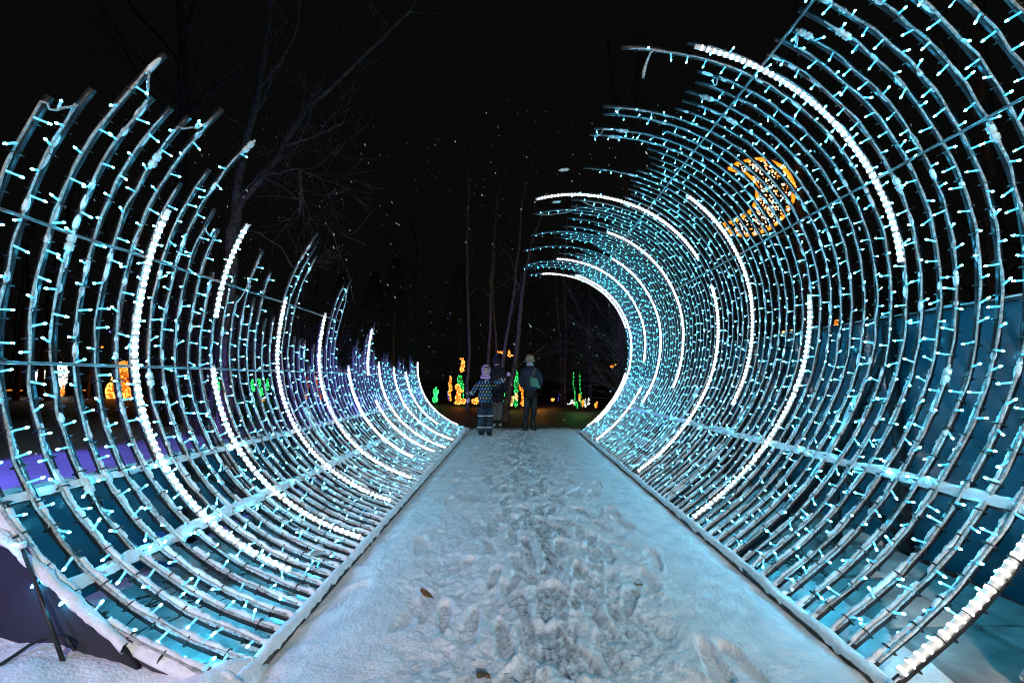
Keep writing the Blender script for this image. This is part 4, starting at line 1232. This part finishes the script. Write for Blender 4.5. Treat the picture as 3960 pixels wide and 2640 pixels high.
def drop_mat():
    """navy cloth printed with rows of yellow and blue raindrops"""
    m = mat('raindrop_print', rough=.7)
    nt, b = nodes(m); N = nt.nodes.new; L = nt.links.new
    def ma(op, a, c=None, d=None):
        n = N('ShaderNodeMath'); n.operation = op
        for k, v in enumerate((a, c, d)):
            if v is None: continue
            if isinstance(v, (int, float)): n.inputs[k].default_value = v
            else: L(v, n.inputs[k])
        return n.outputs[0]
    tc = N('ShaderNodeTexCoord'); sp = N('ShaderNodeSeparateXYZ'); L(tc.outputs['Object'], sp.inputs[0])
    px, pz = .062, .064
    row = ma('FLOOR', ma('DIVIDE', sp.outputs['Z'], pz))
    odd = ma('MODULO', ma('ADD', row, 100.), 2.)
    u = ma('ADD', ma('DIVIDE', sp.outputs['X'], px), ma('MULTIPLY', odd, .5))
    fu = ma('SUBTRACT', ma('FRACT', u), .5)
    fv = ma('SUBTRACT', ma('FRACT', ma('DIVIDE', sp.outputs['Z'], pz)), .5)
    wd = ma('MULTIPLY', ma('SUBTRACT', .34, fv), .42)      # narrower towards the top
    e = ma('ADD', ma('POWER', ma('DIVIDE', fu, wd), 2.), ma('POWER', ma('DIVIDE', fv, .36), 2.))
    ins = ma('LESS_THAN', e, 1.)
    mx = N('ShaderNodeMixRGB'); L(odd, mx.inputs['Fac']); mx.inputs['Color1'].default_value = (.62, .52, .12, 1); mx.inputs['Color2'].default_value = (.12, .45, .55, 1)
    m2 = N('ShaderNodeMixRGB'); L(ins, m2.inputs['Fac']); m2.inputs['Color1'].default_value = (.010, .022, .042, 1); L(mx.outputs[0], m2.inputs['Color2'])
    L(m2.outputs[0], b.inputs['Base Color']); return m
P_['drops'] = drop_mat()

def child():
    Zc = ground_at(1876, 1688).y
    k = .255 * Zc / F
    base = at(1600 + 1085 * .255, 1689, Zc); base.z = .0
    def c(x, y, d=0., r=None):
        q = ((x - 1085) * k, d, (1388 - y) * k)
        return q if r is None else (*q, r * k)
    body = skin_mesh('person', [
        [c(1085, 860, 0, 62), c(1085, 760, 0, 64), c(1085, 640, 0, 62), c(1085, 560, 0, 50), c(1088, 500, 0, 30), c(1090, 450, -.01, 44), c(1092, 400, -.015, 58), c(1092, 355, 0, 52)],
        [c(1085, 860, 0, 62), c(1035, 920, 0, 46), c(1030, 1120, 0, 40), c(1025, 1320, .01, 34), c(1015, 1362, -.07, 22)],
        [c(1085, 860, 0, 62), c(1140, 920, 0, 46), c(1143, 1120, 0, 40), c(1140, 1310, .01, 34), c(1160, 1352, -.07, 22)],
        [c(1085, 560, 0, 50), c(1015, 565, 0, 36), c(930, 670, -.03, 28), c(855, 765, -.06, 20), c(822, 850, -.07, 20)],
        [c(1085, 560, 0, 50), c(1170, 570, 0, 36), c(1290, 575, -.03, 28), c(1400, 505, -.06, 19), c(1440, 470, -.07, 20)]], P_['skin'])
    tag(body, 'child in a raindrop print snowsuit and striped hood with one arm stretched out', 'person')
    underlayer(body, c(0, 470)[2])
    jk = skin_mesh('jacket', [
        [c(1078, 905, 0, 112), c(1078, 820, 0, 116), c(1080, 720, 0, 113), c(1083, 620, 0, 103), c(1088, 540, 0, 62)],
        [c(1083, 620, 0, 103), c(1000, 590, 0, 56), c(930, 675, -.03, 50), c(855, 775, -.06, 36)],
        [c(1083, 620, 0, 103), c(1170, 590, 0, 54), c(1290, 585, -.03, 48), c(1392, 515, -.06, 36)]], P_['drops'], body)
    skin_mesh('trousers', [
        [c(1082, 890, 0, 104), c(1030, 960, 0, 62), c(1030, 1120, 0, 62), c(1028, 1300, .01, 62), c(1026, 1340, 0, 58)],
        [c(1082, 890, 0, 104), c(1140, 960, 0, 58), c(1143, 1120, 0, 56), c(1140, 1300, .01, 56), c(1140, 1335, 0, 52)]], P_['navy'], body)
    skin_mesh('boot', [[c(1025, 1318, .03, 48), c(1022, 1352, 0, 42), c(1010, 1362, -.10, 34)]], P_['boot'], body)
    skin_mesh('boot', [[c(1140, 1315, .03, 46), c(1145, 1350, 0, 42), c(1165, 1360, -.10, 34)]], P_['boot'], body)
    b = MB(); b.ball(c(1087, 398, .025), (74 * k, .108, 88 * k), 0, 18, 12); addon(b, 'hood', P_['stripe'], body)
    b = MB(); b.ball(c(1082, 500, -.01), (82 * k, .10, 44 * k), 0, 16, 9); b.ball(c(1110, 520, -.075), (44 * k, .05, 30 * k), 0, 12, 8); addon(b, 'neck_warmer', P_['stripe'], body)
    # face
    b = MB(); b.ball(c(1093, 405, -.055), (46 * k, .05, 58 * k), 0, 14, 10); addon(b, 'face', P_['skin'], body)
    for x in (1075, 1118):
        b = MB(); b.ball(c(x, 400, -.103), (8 * k, .008, 5 * k), 0, 8, 6); addon(b, 'eye', P_['dark'], body)
    b = MB(); b.ball(c(1097, 418, -.106), (7 * k, .012, 9 * k), 0, 8, 6); addon(b, 'nose', P_['skin'], body)
    b = MB(); b.ball(c(1097, 440, -.100), (14 * k, .008, 4 * k), 0, 8, 6); addon(b, 'mouth', P_['lip'], body)
    b = MB(); b.ball(c(1100, 360, -.05), (46 * k, .045, 18 * k), 0, 10, 6); addon(b, 'fringe', P_['hair'], body)
    # mittens with thumbs
    skin_mesh('mitten', [[c(835, 805, -.065, 24), c(815, 855, -.07, 36), c(812, 895, -.07, 26)], [c(815, 855, -.07, 36), c(845, 850, -.10, 14), c(850, 875, -.105, 11)]], P_['pink'], body)
    skin_mesh('mitten', [[c(1405, 490, -.065, 24), c(1440, 468, -.07, 34), c(1462, 452, -.07, 26)], [c(1440, 468, -.07, 34), c(1428, 440, -.09, 13), c(1432, 425, -.09, 10)]], P_['pink'], body)
    # reflective tapes
    def tape(p, d, r):
        b = MB(); d = Vector(d).normalized(); p = Vector(p)
        q = d.to_track_quat('Z', 'Y').to_matrix()
        n = 14
        V = [tuple(p + q @ Vector((math.cos(2 * math.pi * j / n) * r, math.sin(2 * math.pi * j / n) * r, s * .009))) for s in (-1, 1) for j in range(n)]
        b.add(V, [(j, (j + 1) % n, n + (j + 1) % n, n + j) for j in range(n)]); addon(b, 'reflective_tape', P_['reflect'], body)
    tape(c(880, 745, -.052), (-.55, 0, -.8), 43 * k)
    tape(c(1340, 548, -.045), (.8, 0, .5), 45 * k)
    for x in (1030, 1142):
        tape(c(x, 1075), (0, 0, 1), 66 * k if x < 1100 else 60 * k)
        tape(c(x, 1245), (0, 0, 1), 66 * k if x < 1100 else 60 * k)
    body.location = base
child()

def woman():
    Zc = ground_at(2056, 1668).y
    k = .255 * Zc / F
    base = at(1600 + 1770 * .255, 1668, Zc); base.z = 0
    def c(x, y, d=0., r=None):
        q = ((x - 1770) * k, d, (1288 - y) * k)
        return q if r is None else (*q, r * k)
    body = skin_mesh('person', [
        [c(1775, 700, 0, 70), c(1772, 600, 0, 66), c(1770, 480, 0, 74), c(1768, 370, 0, 58), c(1766, 290, 0, 34), c(1765, 235, -.02, 50), c(1765, 190, -.02, 56), c(1765, 160, -.01, 44)],
        [c(1775, 700, 0, 70), c(1730, 760, 0, 54), c(1712, 960, .0, 40), c(1690, 1180, .03, 28), c(1695, 1255, .02, 24), c(1705, 1268, 0.08, 20)],
        [c(1775, 700, 0, 70), c(1825, 760, 0, 54), c(1822, 960, .0, 40), c(1805, 1180, .03, 28), c(1815, 1255, .02, 24), c(1840, 1268, 0.08, 20)],
        [c(1768, 370, 0, 58), c(1680, 390, 0, 40), c(1635, 530, -.02, 34), c(1665, 620, 0.16, 26), c(1720, 600, 0.24, 20), c(1745, 595, 0.26, 18)],
        [c(1768, 370, 0, 58), c(1860, 390, 0, 40), c(1930, 540, -.02, 34), c(1900, 620, 0.16, 26), c(1830, 600, 0.24, 20), c(1795, 595, 0.26, 18)]], P_['skin'])
    tag(body, 'woman seen from behind in tan beanie, dark blue jacket and shiny black trousers, green bag', 'person')
    underlayer(body, c(0, 290)[2])
    skin_mesh('jacket', [
        [c(1775, 700, 0, 118), c(1774, 620, 0, 122), c(1772, 500, 0, 128), c(1768, 400, 0, 104), c(1766, 330, 0, 58)],
        [c(1768, 400, 0, 104), c(1672, 400, 0, 62), c(1640, 535, -.02, 54), c(1665, 625, 0.15, 44), c(1715, 605, 0.23, 36)],
        [c(1768, 400, 0, 104), c(1868, 400, 0, 62), c(1925, 545, -.02, 56), c(1900, 625, 0.15, 44), c(1832, 605, 0.23, 36)]], P_['navy'], body)
    skin_mesh('trousers', [
        [c(1776, 700, 0, 98), c(1730, 780, 0, 62), c(1714, 960, 0, 50), c(1694, 1110, .02, 38), c(1692, 1170, .02, 36)],
        [c(1776, 700, 0, 98), c(1826, 780, 0, 62), c(1824, 960, 0, 50), c(1808, 1110, .02, 38), c(1806, 1170, .02, 36)]], P_['leather'], body)
    skin_mesh('boot', [[c(1690, 1110, .02, 44), c(1690, 1200, .02, 38), c(1694, 1262, .0, 34), c(1710, 1270, 0.12, 28)]], P_['boot'], body)
    skin_mesh('boot', [[c(1806, 1110, .02, 44), c(1808, 1200, .02, 38), c(1818, 1262, .0, 34), c(1848, 1270, 0.12, 28)]], P_['boot'], body)
    b = MB(); b.ball(c(1764, 200, -.005), (68 * k, .115, 66 * k), 0, 16, 10); o = addon(b, 'beanie', P_['tan'], body)
    b = MB(); b.tube([c(1764 + 66 * math.cos(a), 235, math.sin(a) * .105) for a in [2 * math.pi * j / 14 for j in range(15)]], 17 * k, 8, cap=False); addon(b, 'beanie_cuff', P_['tan'], body)
    skin_mesh('scarf', [[c(1766, 320, .0, 72), c(1766, 285, 0, 66), c(1766, 258, 0, 52)]], P_['greyscarf'], body)
    body.location = base
    # shoulder bag hangs on her back
    yb = -.235
    b = MB()
    q = [(1757, 478), (1872, 496), (1920, 655), (1757, 612)]
    V = [c(x, y, yb + d) for d in (0, .07) for (x, y) in q]
    b.add(V, [(0, 1, 2, 3), (7, 6, 5, 4), (0, 4, 5, 1), (1, 5, 6, 2), (2, 6, 7, 3), (3, 7, 4, 0)])
    bag = b.build('shoulder_bag', P_['bag']); bev = bag.modifiers.new('bevel', 'BEVEL'); bev.width = .018; bev.segments = 3
    tag(bag, 'green shoulder bag hanging on the woman\'s back', 'bag')
    b = MB(); b.bar(c(1790, 492, yb - .004), c(1790, 612, yb - .004), .012, .006, up=(0, 1, 0)); _par(b.build('flap_seam', P_['bag']), bag)
    b = MB(); b.tube([c(1848, 330, -.08), c(1835, 365, -.16), c(1810, 420, -.195), c(1785, 482, -.205)], .008, 6); _par(b.build('strap', P_['tan'], smooth=True), bag)
    bag.location = base
woman()

def adult():
    Zc = ground_at(1930, 1646).y
    k = .255 * Zc / F
    base = at(1600 + 1270 * .255, 1646, Zc); base.z = 0
    def c(x, y, d=0., r=None):
        q = ((x - 1270) * k, d, (1200 - y) * k)
        return q if r is None else (*q, r * k)
    body = skin_mesh('person', [
        [c(1275, 720, 0, 70), c(1275, 600, 0, 70), c(1272, 480, 0, 74), c(1265, 370, 0, 56), c(1258, 300, 0, 34), c(1255, 245, -.02, 50), c(1253, 205, -.02, 54), c(1253, 180, 0, 42)],
        [c(1275, 720, 0, 70), c(1225, 780, 0, 52), c(1222, 980, 0, 40), c(1230, 1130, .02, 28), c(1225, 1175, -.08, 22)],
        [c(1275, 720, 0, 70), c(1310, 780, 0, 52), c(1302, 980, 0, 40), c(1290, 1130, .02, 28), c(1300, 1178, -.10, 22)],
        [c(1265, 370, 0, 56), c(1180, 390, 0, 40), c(1150, 560, -.02, 32), c(1175, 690, -.12, 24), c(1185, 730, -.16, 20)],
        [c(1265, 370, 0, 56), c(1350, 390, 0, 40), c(1395, 550, -.02, 32), c(1400, 680, -.10, 24), c(1402, 720, -.12, 20)]], P_['skin'])
    tag(body, 'adult in black jacket, bobble hat and grey trousers standing behind the child', 'person')
    underlayer(body, c(0, 300)[2])
    skin_mesh('jacket', [
        [c(1272, 800, 0, 112), c(1272, 640, 0, 124), c(1272, 500, 0, 124), c(1265, 400, 0, 100), c(1258, 330, 0, 66)],
        [c(1265, 400, 0, 100), c(1178, 400, 0, 56), c(1150, 560, -.02, 48), c(1176, 690, -.12, 38)],
        [c(1265, 400, 0, 100), c(1352, 400, 0, 56), c(1392, 550, -.02, 48), c(1398, 680, -.10, 38)]], P_['black'], body)
    skin_mesh('trousers', [[c(1272, 790, 0, 96), c(1226, 850, 0, 58), c(1224, 1000, 0, 48), c(1232, 1130, .02, 42)], [c(1272, 790, 0, 96), c(1312, 850, 0, 58), c(1304, 1000, 0, 48), c(1292, 1135, .02, 42)]], P_['trouser'], body)
    skin_mesh('shoe', [[c(1232, 1160, .06, 30), c(1226, 1175, -.03, 28), c(1222, 1180, -.15, 22)]], P_['shoe'], body)
    skin_mesh('shoe', [[c(1292, 1158, .06, 30), c(1300, 1172, -.03, 28), c(1325, 1182, -.14, 22)]], P_['shoe'], body)
    b = MB(); b.ball(c(1253, 225, 0), (70 * k, .125, 70 * k), 0, 14, 9); addon(b, 'hat', P_['black'], body)
    b = MB(); b.ball(c(1250, 158, 0), 30 * k, 0, 10, 8); addon(b, 'bobble', P_['navy'], body)
    for s, (x, y, d) in ((-1, (1186, 745, -.17)), (1, (1404, 735, -.13))):
        skin_mesh('glove', [[c(x, y - 20, d, 20), c(x, y + 12, d, 26), c(x, y + 40, d - .01, 16)], [c(x, y + 12, d, 26), c(x - s * 22, y + 18, d - .02, 9), c(x - s * 24, y + 36, d - .02, 7)]], P_['black'], body)
    body.location = base
adult()

# ------------------------------------------------------------------ falling snow
b = MB(); g = random.Random(55)
for k in range(1500):
    y = 2.2 + 14 * g.random() ** .9
    x = g.uniform(-1.2, 1.2) * y; z = g.uniform(.15, 1.0) * (.6 + y * .85)
    r = g.uniform(.0025, .006) * (1 + .05 * y)
    d = Vector((g.uniform(.3, .8), g.uniform(-.3, .3), -1)).normalized()
    L = g.uniform(1.2, 3.2)
    p = Vector((x, y, z))
    u = d.orthogonal().normalized() * r; v = d.cross(u)
    V = [p - d * r * L, p + u, p + v, p - u * g.uniform(.6, 1), p - v, p + d * r * L]
    b.add([tuple(q) for q in V], [(0, 2, 1), (0, 3, 2), (0, 4, 3), (0, 1, 4), (5, 1, 2), (5, 2, 3), (5, 3, 4), (5, 4, 1)])
tag(b.build('falling_snow', M['crust']), 'snowflakes falling through the dark air', 'snowflakes', kind='stuff')
